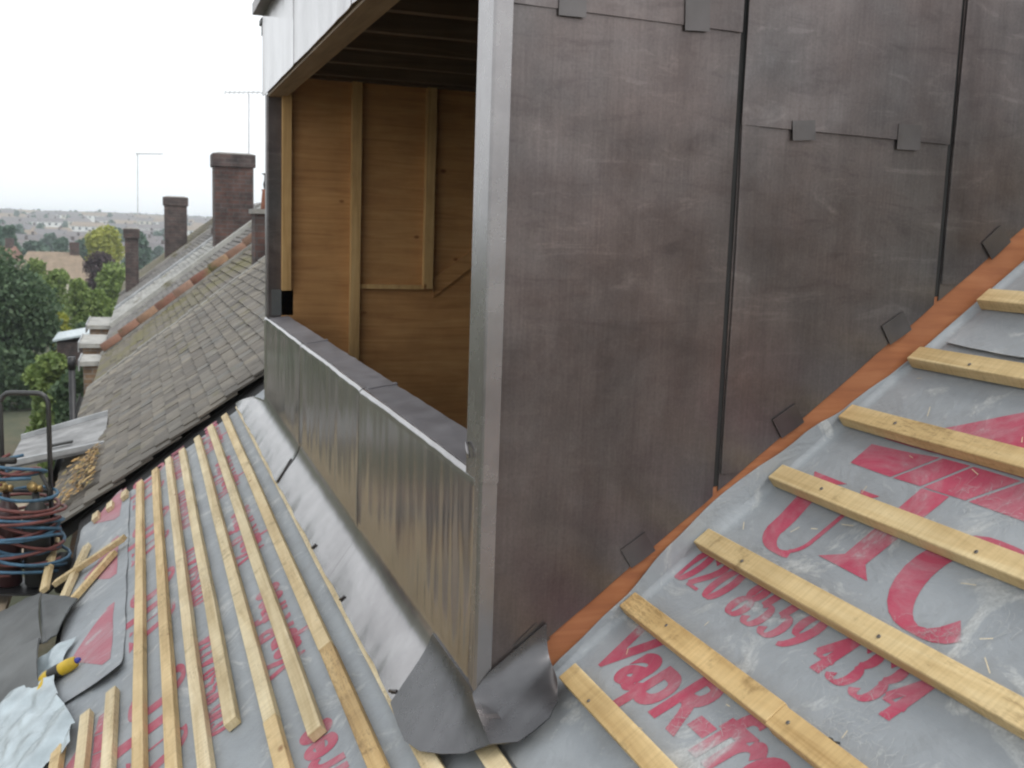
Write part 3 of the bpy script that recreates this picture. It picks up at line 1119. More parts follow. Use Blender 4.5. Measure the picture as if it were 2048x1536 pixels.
# flat roof over everything, with a drip edge
MB().box((-3.69, -.06, TOP + .003), (.05, 3.2, TOP + .055)).build('roof_deck', M['lead_cheek'], dorm)
g = MB(); g.box((-3.76, -.020, TOP - .035), (-3.652, .060, TOP - .012)); g.box((-3.735, -.012, TOP - .085), (-3.69, .040, TOP - .037))
g.build('gutter_outlet', M['black_plastic'], dorm)

# cheek
ply = MB()
yb = 2.9
ply.add([(-.005, .002, -.09), (-.005, yb, yb * TT - .09), (-.005, yb, TOP), (-.005, .002, TOP), (-.046, .002, -.09), (-.046, yb, yb * TT - .09), (-.046, yb, TOP), (-.046, .002, TOP)],
        [(0, 1, 2, 3), (7, 6, 5, 4), (0, 4, 5, 1), (1, 5, 6, 2), (2, 6, 7, 3), (3, 7, 4, 0)])
ply.build('cheek_board', M['ply_edge'], dorm)
for y in (.4925, .9965, 1.5055):
    MB().add([(-.0035, y - .012, y * TT + .012), (-.0035, y + .012, (y + .012) * TT + .006), (-.0035, y + .012, TOP - .004), (-.0035, y - .012, TOP - .004)], [(0, 1, 2, 3)]).build('lap_shade', M['dark_gap'], dorm)  # dark strip in the groove stands in for the lap's shadow


def cheek_sheet(ya, yb_, ztop_or_none, zbot_or_none, lift, k):
    ny, nz_ = 34, 50
    rows = []
    for j in range(nz_ + 1):
        row = []
        for i in range(ny + 1):
            y = ya + (yb_ - ya) * i / ny
            zb = y * TT + 0.004 * fbm(y * 5, k, 2) if zbot_or_none is None else zbot_or_none - .018 * (y - ya)
            zt = TOP if ztop_or_none is None else ztop_or_none - .018 * (y - ya)
            zb = min(zb, zt - .01)
            z = zb + (zt - zb) * j / nz_
            x = 0.0 + lift
            x += .0022 * fbm(y * 2.6 + k, z * 1.9, k, 3) * min(1, min(i, ny - i) / 4)
            # horizontal creases left by handling the sheet
            x += .0016 * fbm(y * 1.6 + k, z * 9.0, k + 3, 2) * math.exp(-((z - 0.95) / 0.22) ** 2)
            if i == 0 or i == ny: x += -.001
            row.append(Vector((x, y, z)))
        rows.append(row)
    return sheet(rows, 0.003, 'lead_panel', M['lead_cheek'], dorm, False)


cheek_sheet(.010, .487, 1.305, None, 0.0, 0.0)
cheek_sheet(.010, .487, None, 1.2815, 0.0055, 1.0)
cheek_sheet(.498, .991, 1.125, None, 0.0, 2.0)
cheek_sheet(.498, .991, None, 1.1035, 0.0055, 3.0)
cheek_sheet(1.002, 1.50, None, None, 0.0, 4.0)
cheek_sheet(1.511, 2.4, None, None, 0.0, 5.0)
# vertical welts beside each joint
for y in (.500, 1.004, 1.512):
    rows = []
    prof = [(0, .0000), (.0008, .0020), (.006, .0023), (.036, .0018), (.0395, .0016), (.0402, .0000)]
    zb = (y + .03) * TT + .012
    for j in range(31):
        z = zb + (TOP - .003 - zb) * j / 30
        rows.append([Vector((x + .0015 + .0003 * fbm(z * 4, q * 30 + y, 2), y + q + .0022 * fbm(z * 2.5, 1, y), z)) for q, x in prof])
    sheet(rows, .002, 'lead_welt', M['lead_cheek'], dorm)


def clip(y0, y1, z0, z1, tilt=0.0, lift=.0032):
    tilt += random.uniform(-.10, .10)
    bend = random.uniform(.0, .0022)
    cy, cz = (y0 + y1) / 2, (z0 + z1) / 2
    w, h = (y1 - y0) / 2, (z1 - z0) / 2
    rows = []
    ca, sa = math.cos(tilt), math.sin(tilt)
    for b in (-1, -.5, 0, .5, 1):
        row = []
        for a in (-1, -.6, 0, .6, 1):
            dy, dz = a * w, b * h
            row.append(Vector((lift + .0004 * (1 - a * a) + bend * max(0, -b) * (a + 1) / 2 + .0008 * fbm(cy * 40 + a, b, 3), cy + dy * ca - dz * sa, cz + dy * sa + dz * ca)))
        rows.append(row)
    sheet(rows, .0012, 'lead_clip', M['lead_clip'], dorm)


clip(.113, .165, 1.268, 1.335, 0, .0072); clip(.363, .414, 1.266, 1.330, 0, .0072)
clip(.610, .662, 1.082, 1.120, 0, .0072); clip(.858, .914, 1.078, 1.128, 0, .0072)
for y in (.108, .325, .650, .898, 1.138, 1.40):
    clip(y - .030, y + .030, y * TT + .000, y * TT + .046, TH)

# ---- inside the dormer
FX = -3.548
MB().box((FX - .014, .067, -.35), (FX, 2.6, 1.72)).build('plywood_lining', M['ply'], dorm)
MB().box((-W + .012, .010, -.095), (FX - .016, 2.6, TOP - .004)).build('cheek_core', M['dark_gap'], dorm)
MB().box((FX + .001, .066, S_ + .14), (FX + .048, .108, 1.60)).build('stud', M['stud'], dorm)
MB().box((FX + .001, .405, .18), (FX + .046, .452, 1.60)).build('stud', M['stud'], dorm)
MB().box((FX + .001, .785, .59), (FX + .046, .832, 1.60)).build('stud', M['stud'], dorm)
MB().box((FX + .001, 1.185, .80), (FX + .046, 1.232, 1.60)).build('stud', M['stud'], dorm)
MB().box((FX + .001, .4525, .585), (FX + .030, .7845, .606)).build('noggin', M['stud'], dorm)
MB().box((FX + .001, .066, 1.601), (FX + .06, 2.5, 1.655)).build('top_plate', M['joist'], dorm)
rb = MB(); z0 = .63
rb.hexa([(FX + .001, .845, .545), (FX + .05, .845, .545), (FX + .05, 2.3, .545 + 1.455 * TT), (FX + .001, 2.3, .545 + 1.455 * TT), (FX + .001, .845, .64), (FX + .05, .845, .64), (FX + .05, 2.3, .64 + 1.455 * TT), (FX + .001, 2.3, .64 + 1.455 * TT)])
rb.v = [Vector((FX + .001 + (v.x - FX - .001) * .25, v.y, v.z)) for v in rb.v]
rb.build('rafter', M['ply'], dorm)
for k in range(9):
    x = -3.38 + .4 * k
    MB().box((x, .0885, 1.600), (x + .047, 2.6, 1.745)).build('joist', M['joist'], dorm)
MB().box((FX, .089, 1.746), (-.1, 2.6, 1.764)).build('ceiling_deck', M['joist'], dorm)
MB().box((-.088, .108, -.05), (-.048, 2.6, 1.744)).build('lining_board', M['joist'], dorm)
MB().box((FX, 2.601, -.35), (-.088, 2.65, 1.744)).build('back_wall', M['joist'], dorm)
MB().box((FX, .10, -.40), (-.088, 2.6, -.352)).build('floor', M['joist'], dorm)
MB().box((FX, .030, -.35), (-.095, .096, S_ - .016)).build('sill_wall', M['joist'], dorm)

# ================================================================== NEIGHBOUR: plain tiled roof
nb = thing('terraced_house', 'neighbouring house with weathered grey-brown plain tile roof behind the dormer', 'house', (-7.4, 0, -6))
tw, gauge, tl, tt = 0.166, 0.1, 0.265, 0.013
tile_v = []
for xs_ in (0, 1, 2, 3):
    for uu in (0, 1):
        cx_ = (xs_ / 3 - .5) * (tw - .003)
        cam_ = .003 * (1 - (2 * xs_ / 3 - 1) ** 2)
        tile_v.append((cx_, uu * tl, cam_, cx_, uu * tl, cam_ + tt))
tv, tf_ = [], []
for a in tile_v:
    tv.append(Vector(a[:3])); tv.append(Vector(a[3:]))
def ti(xs_, uu, top): return (xs_ * 2 + uu) * 2 + top
for xs_ in range(3):
    tf_.append((ti(xs_, 0, 1), ti(xs_ + 1, 0, 1), ti(xs_ + 1, 1, 1), ti(xs_, 1, 1)))
    tf_.append((ti(xs_, 0, 0), ti(xs_, 0, 1), ti(xs_, 0, 1), ti(xs_, 0, 0)) if False else (ti(xs_, 0, 0), ti(xs_ + 1, 0, 0), ti(xs_ + 1, 0, 1), ti(xs_, 0, 1)))
tf_.append((ti(0, 0, 0), ti(0, 0, 1), ti(0, 1, 1), ti(0, 1, 0)))
tf_.append((ti(3, 0, 1), ti(3, 0, 0), ti(3, 1, 0), ti(3, 1, 1)))
tile_me = mesh('roof_tile', tv, tf_, M['tile'])
tile_ve = mesh('roof_tile', tv, tf_, M['tile_verge'])
tilt = -math.atan2(tt * 1.9, tl)
X_END = -10.35
spots = []
rt = random.Random(3)
c = 0
u = -1.42
while u < 2.6:
    x = -4.56 - (0 if c % 2 else tw / 2) - tw / 2 * 0
    while x > X_END:
        xc = x - tw / 2
        n = .052 + rt.uniform(-.003, .004)
        P = RF(xc, u + .05, n)
        q = proj(P)
        vis = -40 < q[0] < 545 and -20 < q[1] < 1560
        spots.append((vis, (P - CAM).length, xc, u + rt.uniform(-.004, .004), n, rt.uniform(-.02, .02), rt.uniform(-.02, .02), c))
        x -= tw
    u += gauge; c += 1
vis_s = sorted([s for s in spots if s[0]], key=lambda s: s[1])
part_set = set(id(s) for s in vis_s[:300])
rest = MB(); rest_v = MB()
off = root_off(nb)
Mroof = Matrix(((1, 0, 0), (0, CT, -ST), (0, ST, CT)))
for s in spots:
    vis, _, xc, u, n, a1, a2, c = s
    rot = (Mroof @ Matrix.Rotation(tilt + a1, 3, 'X') @ Matrix.Rotation(a2, 3, 'Z')).to_4x4()
    verge = xc < X_END + .30
    loc = RF(xc, u, n)
    if id(s) in part_set:
        link('roof_tile', tile_ve if verge else tile_me, nb, Matrix.Translation(loc - off) @ rot)
    else:
        T = Matrix.Translation(loc) @ rot
        (rest_v if verge else rest).add([T @ v for v in tv], tf_)
o = rest.build('roof_tiles', M['tile'], nb); o['kind'] = 'stuff'
if rest_v.v:
    o = rest_v.build('verge_tiles', M['tile_verge'], nb); o['kind'] = 'stuff'
MB().rbox(-10.4, -4.64, -1.36, 2.7, -.05, .006).build('roof_deck', M['felt'], nb)
MB().box((-10.38, -1.02, -6), (-4.66, -.8, -1.06)).build('rear_wall', M['brick_wall'], nb)
# mortar verge
mv = MB()
for k in range(30):
    u = -1.42 + .135 * k
    mv.rbox(X_END - .10 + rt.uniform(-.01, .01), X_END + .02, u, u + .128, .0, .075 + rt.uniform(-.01, .012))
o = mv.build('verge_mortar', M['cement'], nb)
# gutter
gr = MB()
prof = [(-.055 * math.cos(a), -.055 * math.sin(a)) for a in [math.pi * k / 8 for k in range(9)]]
y0, z0 = -1.42 * CT - .05, -1.42 * ST - D + .01
gr.grid([[Vector((x, y0 + a, z0 + b)) for a, b in prof] for x in (-10.3, -7.5, -4.7)])
o = gr.build('gutter', M['black_plastic'], nb, True); md = o.modifiers.new('t', 'SOLIDIFY'); md.thickness = .003


def chimney(parent, cx, cy, zb, zt, wx, wy, brick='brick', collar=True, pots=0):
    m = MB()
    m.box((cx - wx / 2, cy - wy / 2, zb), (cx + wx / 2, cy + wy / 2, zt - (.26 if collar else 0)))
    st = m.build('chimney_stack', M[brick], parent)
    if collar:
        m = MB(); e = .035
        m.box((cx - wx / 2 - e, cy - wy / 2 - e, zt - .259), (cx + wx / 2 + e, cy + wy / 2 + e, zt - .03))
        m2 = MB()
        a, b = wx / 2 + e - .004, wy / 2 + e - .004
        m2.add([(cx - a, cy - b, zt - .029), (cx + a, cy - b, zt - .029), (cx + a, cy + b, zt - .029), (cx - a, cy + b, zt - .029),
                (cx - a * .7, cy - b * .7, zt), (cx + a * .7, cy - b * .7, zt), (cx + a * .7, cy + b * .7, zt), (cx - a * .7, cy + b * .7, zt)],
               [(0, 1, 5, 4), (1, 2, 6, 5), (2, 3, 7, 6), (3, 0, 4, 7), (4, 5, 6, 7), (3, 2, 1, 0)])
        m.build('chimney_collar', M['brick_soot'], st); m2.build('flaunching', M['cement'], st)
    return st


# mossy and grey roofs further down the terrace: every course a real step
def far_roof(name, label, x0, x1, mat, u0=-1.42, u1=2.4, n0=.02, jitter=.02, wall='brick_wall', step=.1):
    t = thing(name, label, 'house', ((x0 + x1) / 2, 0, -6))
    m = MB()
    u = u0
    while u < u1:
        nxs = max(2, int(abs(x1 - x0) / .5))
        for k in range(nxs):
            a, b = x0 + (x1 - x0) * k / nxs, x0 + (x1 - x0) * (k + 1) / nxs
            d = rt.uniform(-.006, .006)
            m.add([RF(a, u, n0 + .022 + d), RF(b, u, n0 + .022 + d), RF(b, u + step + .04, n0), RF(a, u + step + .04, n0), RF(a, u, n0 - .004), RF(b, u, n0 - .004)],
                  [(0, 1, 2, 3), (4, 5, 1, 0)])
        u += step
    m.f = [tuple(reversed(f)) for f in m.f] if x1 < x0 else m.f
    m.build('roof_courses', M[mat], t)
    a, b = min(x0, x1), max(x0, x1)
    MB().rbox(a, b, u0 + .04, u1, -.08, n0 - .012).build('roof_deck', M['felt'], t)
    MB().box((a + .02, u0 * CT + .1, -6), (b - .02, u0 * CT + .3, u0 * ST - D - .06)).build('rear_wall', M[wall], t)
    return t


h2 = far_roof('terraced_house', 'house beyond the neighbour with mossy brown roof and terracotta coping line', -10.5, -13.75, 'tile_moss', n0=-.02)
# terracotta half-round coping, each piece a part
cop = []
for k in range(16):
    a = [math.pi * j / 6 for j in range(7)]
cp = MB()
rows = []
for uu in (0, .30):
    rr = .105 if uu == 0 else .095
    rows.append([Vector((-rr * math.cos(math.pi * j / 6), uu, rr * math.sin(math.pi * j / 6))) for j in range(7)])
cp.grid(rows)
cp.f.append(tuple(range(6, -1, -1)))
cop_me = mesh('coping_tile', cp.v, cp.f, M['terracotta'], True)
for k in range(12):
    u = -1.35 + .305 * k
    loc = RF(-13.85 - .14 * k / 12, u, .035 + rt.uniform(-.006, .010))
    rot = (Mroof @ Matrix.Rotation(rt.uniform(-.03, .03), 3, 'X') @ Matrix.Rotation(rt.uniform(-.03, .03), 3, 'Z')).to_4x4()
    link('coping_tile', cop_me, h2, Matrix.Translation(loc - root_off(h2)) @ rot)
MB().rbox(-13.98, -13.76, -1.42, 2.4, -.06, .032).build('parapet', M['cement'], h2)
# low party stack with a pot, half hidden by the dormer
st = chimney(h2, -10.75, .86, .3, 1.02, .40, .46, 'brick', False)
m = MB(); m.box((-10.98, .60, 1.021), (-10.52, 1.12, 1.075)); m.build('chimney_collar', M['cement'], st)
m = MB(); m.tube([(-10.75, .80, 1.07), (-10.75, .80, 1.28), (-10.75, .80, 1.30)], .08, 12, True, [.088, .070, .082]); m.build('chimney_pot', M['pot'], st, True)
m = MB(); m.tube([(-10.75, .80, 1.30), (-10.75, .80, 1.36), (-10.75, .80, 1.40), (-10.75, .80, 1.46), (-10.75, .80, 1.48)], .06, 12, True, [.05, .06, .05, .045, .085]); m.build('cowl', M['black_metal'], st, True)

h3 = far_roof('terraced_house', 'house with plain grey roof just behind the terracotta coping', -14.0, -17.75, 'tile_grey', n0=-.02)
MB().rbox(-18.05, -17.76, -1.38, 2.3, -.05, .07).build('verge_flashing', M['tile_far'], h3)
chimney(h3, -19.05, 1.06, .3, 2.215, .68, .70, 'brick')
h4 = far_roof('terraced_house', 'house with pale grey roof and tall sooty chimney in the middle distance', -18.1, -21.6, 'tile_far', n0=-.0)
MB().rbox(-21.9, -21.61, -1.38, 2.2, -.05, .06).build('verge_flashing', M['grey_metal'], h4)
h5 = far_roof('terraced_house', 'house with grey roof carrying the slim blackened chimney', -22.0, -26.2, 'tile_grey', n0=-.02)
chimney(h5, -26.0, -.80, -1.0, .75, .34, .31, 'brick_soot', True)
MB().rbox(-26.4, -26.21, -1.38, 2.2, -.05, .06).build('verge_flashing', M['tile_far'], h5)
h6 = far_roof('terraced_house', 'last visible house of the terrace below the square black chimney', -26.5, -34.0, 'tile_moss', n0=-.04)
chimney(h6, -29.9, .35, -.2, 1.637, .6, .60, 'brick_soot', True)
h7 = thing('terraced_house', 'low brick outhouse with small stack between the two tall chimneys', 'house', (-24.0, 1.2, -6))
MB().box((-24.6, 1.0, -.1), (-23.5, 1.75, .80)).build('wall', M['brick'], h7)
MB().box((-24.7, .95, .801), (-23.4, 1.8, .87)).build('coping', M['cement'], h7)

# pale bay roofs at the eaves of the far houses
for i, (cx_, cy_, cz_, lx, ly, lab) in enumerate([(-20.4, -1.26, -1.06, 1.9, .62, 'upper pale flat bay roof at the eaves of the terrace'), (-17.2, -1.22, -1.08, 1.5, .66, 'middle pale flat bay roof at the eaves of the terrace'), (-15.2, -1.20, -1.16, .9, .52, 'nearest small pale bay roof at the eaves of the terrace')]):
    t = thing('bay_roof', lab, 'bay roof', (cx_, cy_, -6), 'pale bay roofs along the eaves')
    m = MB(); m.box((cx_ - lx / 2, cy_ - ly / 2, cz_ - .07), (cx_ + lx / 2, cy_ + ly / 2, cz_)); m.build('roof_slab', M['tile_far'], t)
    m = MB(); m.box((cx_ - lx / 2 - .015, cy_ - ly / 2 - .02, cz_ - .14), (cx_ + lx / 2 + .015, cy_ - ly / 2 - .002, cz_ + .02)); m.build('fascia', M['grey_metal'], t)
    m = MB(); m.box((cx_ - lx / 2 + .05, cy_ - ly / 2 + .05, -6), (cx_ + lx / 2 - .05, cy_ + ly / 2 - .05, cz_ - .072)); m.build('wall', M['brick_wall'], t)
# white lean-to in a back garden
t = thing('lean_to', 'white plastic lean-to roof below the bushes', 'lean-to', (-30.5, -2.6, -6))
MB().hexa([(-31.6, -2.9, -2.42), (-29.4, -2.9, -2.42), (-29.4, -1.75, -2.2), (-31.6, -1.75, -2.2), (-31.6, -2.9, -2.37), (-29.4, -2.9, -2.37), (-29.4, -1.75, -2.15), (-31.6, -1.75, -2.15)]).build('roof_sheet', M['plastic_sheet'], t)
MB().box((-31.5, -2.8, -6), (-29.5, -1.85, -2.45)).build('wall', M['brick_soot'], t)


# TV aerials
def aerial(label, base, top, arm0, arm1, group):
    t = thing('tv_aerial', label, 'aerial', base)
    m = MB(); m.tube([base, top], .012, 6); m.build('mast', M['alu'], t)
    a0, a1 = Vector(arm0), Vector(arm1)
    m = MB(); m.tube([a0, a1], .008, 5); m.build('boom', M['alu'], t)
    d = (a1 - a0); s = Vector((1, 0, 0))
    for k in range(9):
        p = a0 + d * (k / 8)
        m = MB(); m.tube([p - s * .16 - Vector((0, 0, .02)), p + s * .16 + Vector((0, 0, .02))], .005, 4); m.build('element', M['alu'], t)
    return t


aerial('tall thin television aerial rising from the big brick chimney', (-19.1, 1.36, 2.2), (-19.2, 1.372, 3.34), (-19.4, .955, 3.36), (-19.18, 1.62, 3.385), None)
aerial('thin television aerial on a long mast above the slim chimney', (-25.9, -.67, -.9), (-26.27, -.63, 2.54), (-26.27, -.66, 2.545), (-26.07, -.05, 2.56), None)

# ================================================================== SCAFFOLD at the eaves
DZ = -1.0
sc = thing('scaffold', 'timber boarded scaffold platform running along the eaves', 'scaffold', (-3, -1.6, -6))
for k in range(5):
    ya = -1.24 - .232 * k
    for j, (xa, xb) in enumerate(((-5.74, -1.84), (-1.83, 2.1))):
        MB().box((xa, ya - .225, DZ - .038), (xb, ya, DZ + rt.uniform(-.004, .002))).build('scaffold_board', M['board'], sc)
for x in (-5.6, -3.0, -.4, 1.9):
    for y in (-2.50, ):
        m = MB(); m.tube([(x, y, -6), (x, y, -.1)], .024, 10); m.build('scaffold_pole', M['steel'], sc, True)
    m = MB(); m.tube([(x + .06, -1.15, DZ - .07), (x + .06, -2.6, DZ - .07)], .024, 10); m.build('scaffold_tube', M['steel'], sc, True)
pp = thing('rainwater_pipe', 'black upright pipe standing at the lower end of the tiled roof', 'pipe', (-8.35, -1.19, -6))
m = MB(); m.tube([(-8.35, -1.19, -6), (-8.35, -1.19, -.36)], .030, 10); m.build('pipe', M['black_metal'], pp, True)
m = MB(); m.tube([(-8.35, -1.19, -.44), (-8.35, -1.19, -.33)], .036, 10); m.build('pipe_cap', M['black_metal'], pp, True)

# shallow grey tray over the neighbour's eaves
t = thing('roof_tray', 'shallow grey metal-edged tray lying across the tiled eaves', 'tray', (-6.6, -1.1, -.8))
A, B, C_, D_ = [Vector(p) for p in ((-6.15, -.86, -.735), (-6.15, -1.50, -.86), (-7.15, -1.50, -.86), (-7.15, -.86, -.68))]
up = Vector((0, 0, .02))
MB().hexa([A, B, C_, D_, A + up, B + up, C_ + up, D_ + up]).build('panel', M['grey_panel'], t)
def rail(p, q, hgt=.06, w=.03):
    d = (q - p).normalized(); s = d.cross(Vector((0, 0, 1))).normalized() * w / 2
    b0 = Vector((0, 0, .021)); b1 = Vector((0, 0, hgt))
    MB().hexa([p - s + b0, q - s + b0, q + s + b0, p + s + b0, p - s + b1, q - s + b1, q + s + b1, p + s + b1]).build('rail', M['grey_metal'], t)
rail(A, B); rail(D_, C_)
p = A.lerp(D_, .45).lerp(B, .35); d = Vector((0, -.16, -.03))
MB().hexa([p + up * 1.1, p + d + up * 1.1, p + d + Vector((-.05, 0, 0)) + up * 1.1, p + Vector((-.05, 0, 0)) + up * 1.1, p + up * 2, p + d + up * 2, p + d + Vector((-.05, 0, 0)) + up * 2, p + Vector((-.05, 0, 0)) + up * 2]).build('slot_bar', M['black_plastic'], t)
# leaf litter on the low tiles
m = MB()
for _ in range(420):
    x, u = rt.uniform(-6.05, -4.85), -1.05 - abs(rt.gauss(0, .14))
    if u < -1.42: continue
    c = RF(x, u, .085 + rt.uniform(0, .02)); a = rt.uniform(0, 6.28); s = rt.uniform(.012, .035)
    e1 = Vector((math.cos(a), math.sin(a) * CT, math.sin(a) * ST + rt.uniform(-.3, .3))) * s
    e2 = Vector((-math.sin(a), math.cos(a) * CT, math.cos(a) * ST + rt.uniform(-.3, .3))) * s * .6
    m.add([c - e1, c - e2, c + e1, c + e2], [(0, 1, 2, 3)])
o = m.build('leaf_litter', M['leaf_litter'])
tag(o, 'brown and yellow dead leaves gathered on the lowest tiles', 'leaves', kind='stuff')

# ================================================================== GAS TROLLEY with hoses
TB = Vector((-3.84, -1.165, DZ))
tr = thing('gas_trolley', 'black gas bottle trolley wound with red and blue hoses', 'trolley', TB)
fx = Vector((.22, .975, 0)).normalized()             # across the trolley, facing the camera
fy = Vector((.975, -.22, 0)).normalized()            # towards the camera
def TP(a, b, z): return TB + fx * a + fy * b + Vector((0, 0, z))
m = MB()
path = [TP(-.115, -.06, .06), TP(-.115, -.06, .96)]
path += [TP(-.115 + .05 * (1 - math.cos(R(k))), -.06, .96 + .06 * math.sin(R(k))) for k in (20, 45, 70, 90)]
path += [TP(.065 + .05 * math.sin(R(k)), -.06, .96 + .06 * math.cos(R(k))) for k in (0, 20, 45, 70)]
path += [TP(.115, -.06, .95), TP(.115, -.06, .06)]
m.tube(path, .0125, 10); m.build('frame_handle', M['dark_steel'], tr, True)
for z in (.12, .30, .52):
    m = MB(); m.tube([TP(-.115, -.06, z), TP(.115, -.06, z)], .010, 8); m.build('cross_bar', M['black_metal'], tr, True)
m = MB(); b8 = [TP(a, b, z) for z in (.045, .057) for a, b in ((-.15, -.09), (.15, -.09), (.15, .16), (-.15, .16))]; m.hexa(b8); m.build('base_plate', M['black_metal'], tr)
for s, nm in ((-.07, 'maroon'), (.07, 'black_plastic')):
    m = MB()
    zz = [.058, .07, .42, .46, .485, .50, .54]; rr = [.050, .062, .062, .050, .030, .018, .018]
    m.tube([TP(s, .03, z) for z in zz], .06, 14, True, rr); gb = m.build('gas_bottle', M[nm], tr, True)
    m = MB(); m.tube([TP(s - .02, .04, .555), TP(s + .035, .05, .56)], .018, 8); m.tube([TP(s, .05, .56), TP(s, .085, .58)], .024, 10); m.build('regulator', M['brass'], gb, True)
for s in (-.175, .175):
    m = MB(); m.tube([TP(s - .022, -.02, .105), TP(s - .018, -.02, .105), TP(s + .018, -.02, .105), TP(s + .022, -.02, .105)], .1, 18, True, [.085, .105, .105, .085]); m.build('wheel', M['rubber'], tr, True)
def coil(name, mat, turns, z0, z1, ra, rb, ph, r=.0075, ca=0.0, cb=.02):
    pts = []
    N = int(turns * 22)
    for i in range(N + 1):
        a = ph + 2 * math.pi * turns * i / N
        k = 1 + .10 * math.sin(i * .37 + ph) + .09 * math.sin(i * .11 + 2 * ph)
        z = z0 + (z1 - z0) * i / N + .030 * math.sin(a + ph) + .022 * math.sin(i * .21 + ph)
        pts.append(TP(ca + ra * k * math.cos(a), cb + rb * k * math.sin(a), z))
    m = MB(); m.tube(pts, r, 7); return m.build(name, M[mat], tr, True)
coil('hose', 'hose_blue', 5.3, .12, .42, .178, .16, .4, .0085)
coil('hose', 'hose_red', 5.1, .14, .46, .174, .158, 1.6, .0085)
coil('hose', 'hose_blue', 3.0, .20, .38, .190, .17, 3.3, .0085)
coil('hose', 'hose_red', 2.6, .26, .50, .168, .15, 4.4, .0085)
coil('hose', 'hose_blue', 1.2, .50, .58, .150, .13, 2.9, .0085)
coil('hose', 'hose_blue', 1.6, .58, .70, .125, .10, .9, .0085, -.01, .03)
coil('hose', 'hose_red', 1.3, .60, .69, .100, .09, 2.2, .0085, -.01, .03)
m = MB()
m.tube([TP(-.16, .02, .69), TP(-.02, .03, .695)], .018, 8)
m.build('torch_grip', M['black_plastic'], tr, True)
m = MB(); m.tube([TP(.09, .05, .66), TP(.145, .06, .56), TP(.14, .06, .50)], .010, 8)
m.build('torch_neck', M['black_plastic'], tr, True)

# ================================================================== LOOSE THINGS on the lower slope
def stick(label, p0, p1, w=.038, h=.025):
    """loose batten offcut lying between two points"""
    p0, p1 = Vector(p0), Vector(p1)
    d = (p1 - p0); L = d.length; d.normalize()
    N = Vector((0, -ST, CT)); s = d.cross(N).normalized(); N = s.cross(d)
    m = MB(); a = s * w / 2; b = N * h
    m.hexa([p0 - a, p1 - a, p1 + a, p0 + a, p0 - a + b, p1 - a + b, p1 + a + b, p0 + a + b])
    c = p0.copy()
    m.v = [v - c for v in m.v]
    o = m.build('batten_offcut', M['batten_pale'])
    o.location = c
    bv = o.modifiers.new('worn edges', 'BEVEL'); bv.width = .0015
    return tag(o, label, 'offcut', 'loose batten offcuts by the trolley')


stick('long batten offcut leaning up onto the battens from the sheet', RF(-3.46, -1.24, .015), RF(-3.25, -.828, .032))
stick('batten offcut standing crossed between trolley and sheet', RF(-3.42, -1.285, .030), RF(-4.0, -1.215, .10))
stick('batten offcut poking out behind the long leaning one', RF(-3.10, -1.17, .012), RF(-3.72, -1.075, .012))
stick('short batten offcut lying under the long leaning one', RF(-2.98, -1.11, .012), RF(-3.22, -.90, .012))

# dark grey folded sheet
t = thing('grey_sheet', 'dark grey folded sheet draped at the eaves beside the yellow tool', 'sheet', RF(-2.8, -1.3, .03))
def panel4(name, a, b, c, d, mat, par, bow, thick):
    rows = []
    for j in range(13):
        v = j / 12
        row = []
        for i in range(13):
            u_ = i / 12
            p = a.lerp(b, u_).lerp(d.lerp(c, u_), v)
            p = p + Vector((0, -ST, CT)) * (bow * math.sin(math.pi * v) * (1 - .4 * u_) + .010 * fbm(u_ * 2.2, v * 2.2, 4))
            row.append(p)
        rows.append(row)
    return sheet(rows, thick, name, M[mat], par)
panel4('upper_leaf', RF(-3.62, -1.57, .05), RF(-3.36, -1.285, .05), RF(-2.56, -1.195, .06), RF(-2.95, -1.60, .05), 'slate_rubber', t, .03, .006)
panel4('upper_leaf', RF(-3.36, -1.287, .045), RF(-2.90, -1.072, .03), RF(-2.62, -1.155, .035), RF(-2.56, -1.197, .052), 'slate_rubber', t, .01, .006)
panel4('lower_leaf', RF(-2.95, -1.60, .056), RF(-2.60, -1.20, .068), RF(-2.09, -1.185, .02), RF(-2.36, -1.46, .03), 'slate_rubber', t, .025, .008)

# yellow hand torch
b0, b1 = RF(-2.20, -1.165, .035), RF(-2.145, -1.030, .030)
yt = thing('yellow_tool', 'yellow plastic hand tool with blue nozzle lying on the membrane', 'tool', b0)
d = b1 - b0
m = MB(); m.tube([b0 + d * k for k in (-.12, 0, .05, .5, .75, .95, 1.0)], .02, 14, True, [.016, .022, .024, .024, .025, .021, .014]); m.build('body', M['yellow'], yt, True)
m = MB(); m.tube([b0 + d * k for k in (.18, .20, .50, .52)], .02, 14, True, [.0243, .0252, .0252, .0243]); m.build('label_band', M['black_plastic'], yt, True)
m = MB(); m.tube([b1 + d * k for k in (-.02, .06, .12)], .01, 10, True, [.012, .010, .006]); m.build('nozzle', M['blue_plastic'], yt, True)
m = MB(); hd = RF(-2.09, -1.215, .012) - b0; m.tube([b0 + d * .08, b0 + d * .02 + hd * .35, b0 + hd * .8, b0 + hd], .015, 10, True, [.017, .016, .017, .012]); m.build('handle', M['yellow'], yt, True)

# crumpled polythene
rows = []
for j in range(40):
    v = j / 39
    row = []
    for i in range(40):
        u_ = i / 39
        x = -2.46 + 1.0 * v; u = -1.52 + (.46 - .06 * math.sin(v * 5)) * u_
        row.append(RF(x, u, .018 + .045 * abs(fbm(x * 3, u * 5, 2, 3)) + .012 * (1 - u_) + .003 * fbm(x * 16, u * 20, 3, 2)))
    rows.append(row)
ps = sheet(rows, .001, 'polythene_sheet', M['plastic_sheet'])
tag(ps, 'crumpled milky white polythene spread at the lower left corner of the roof', 'polythene')


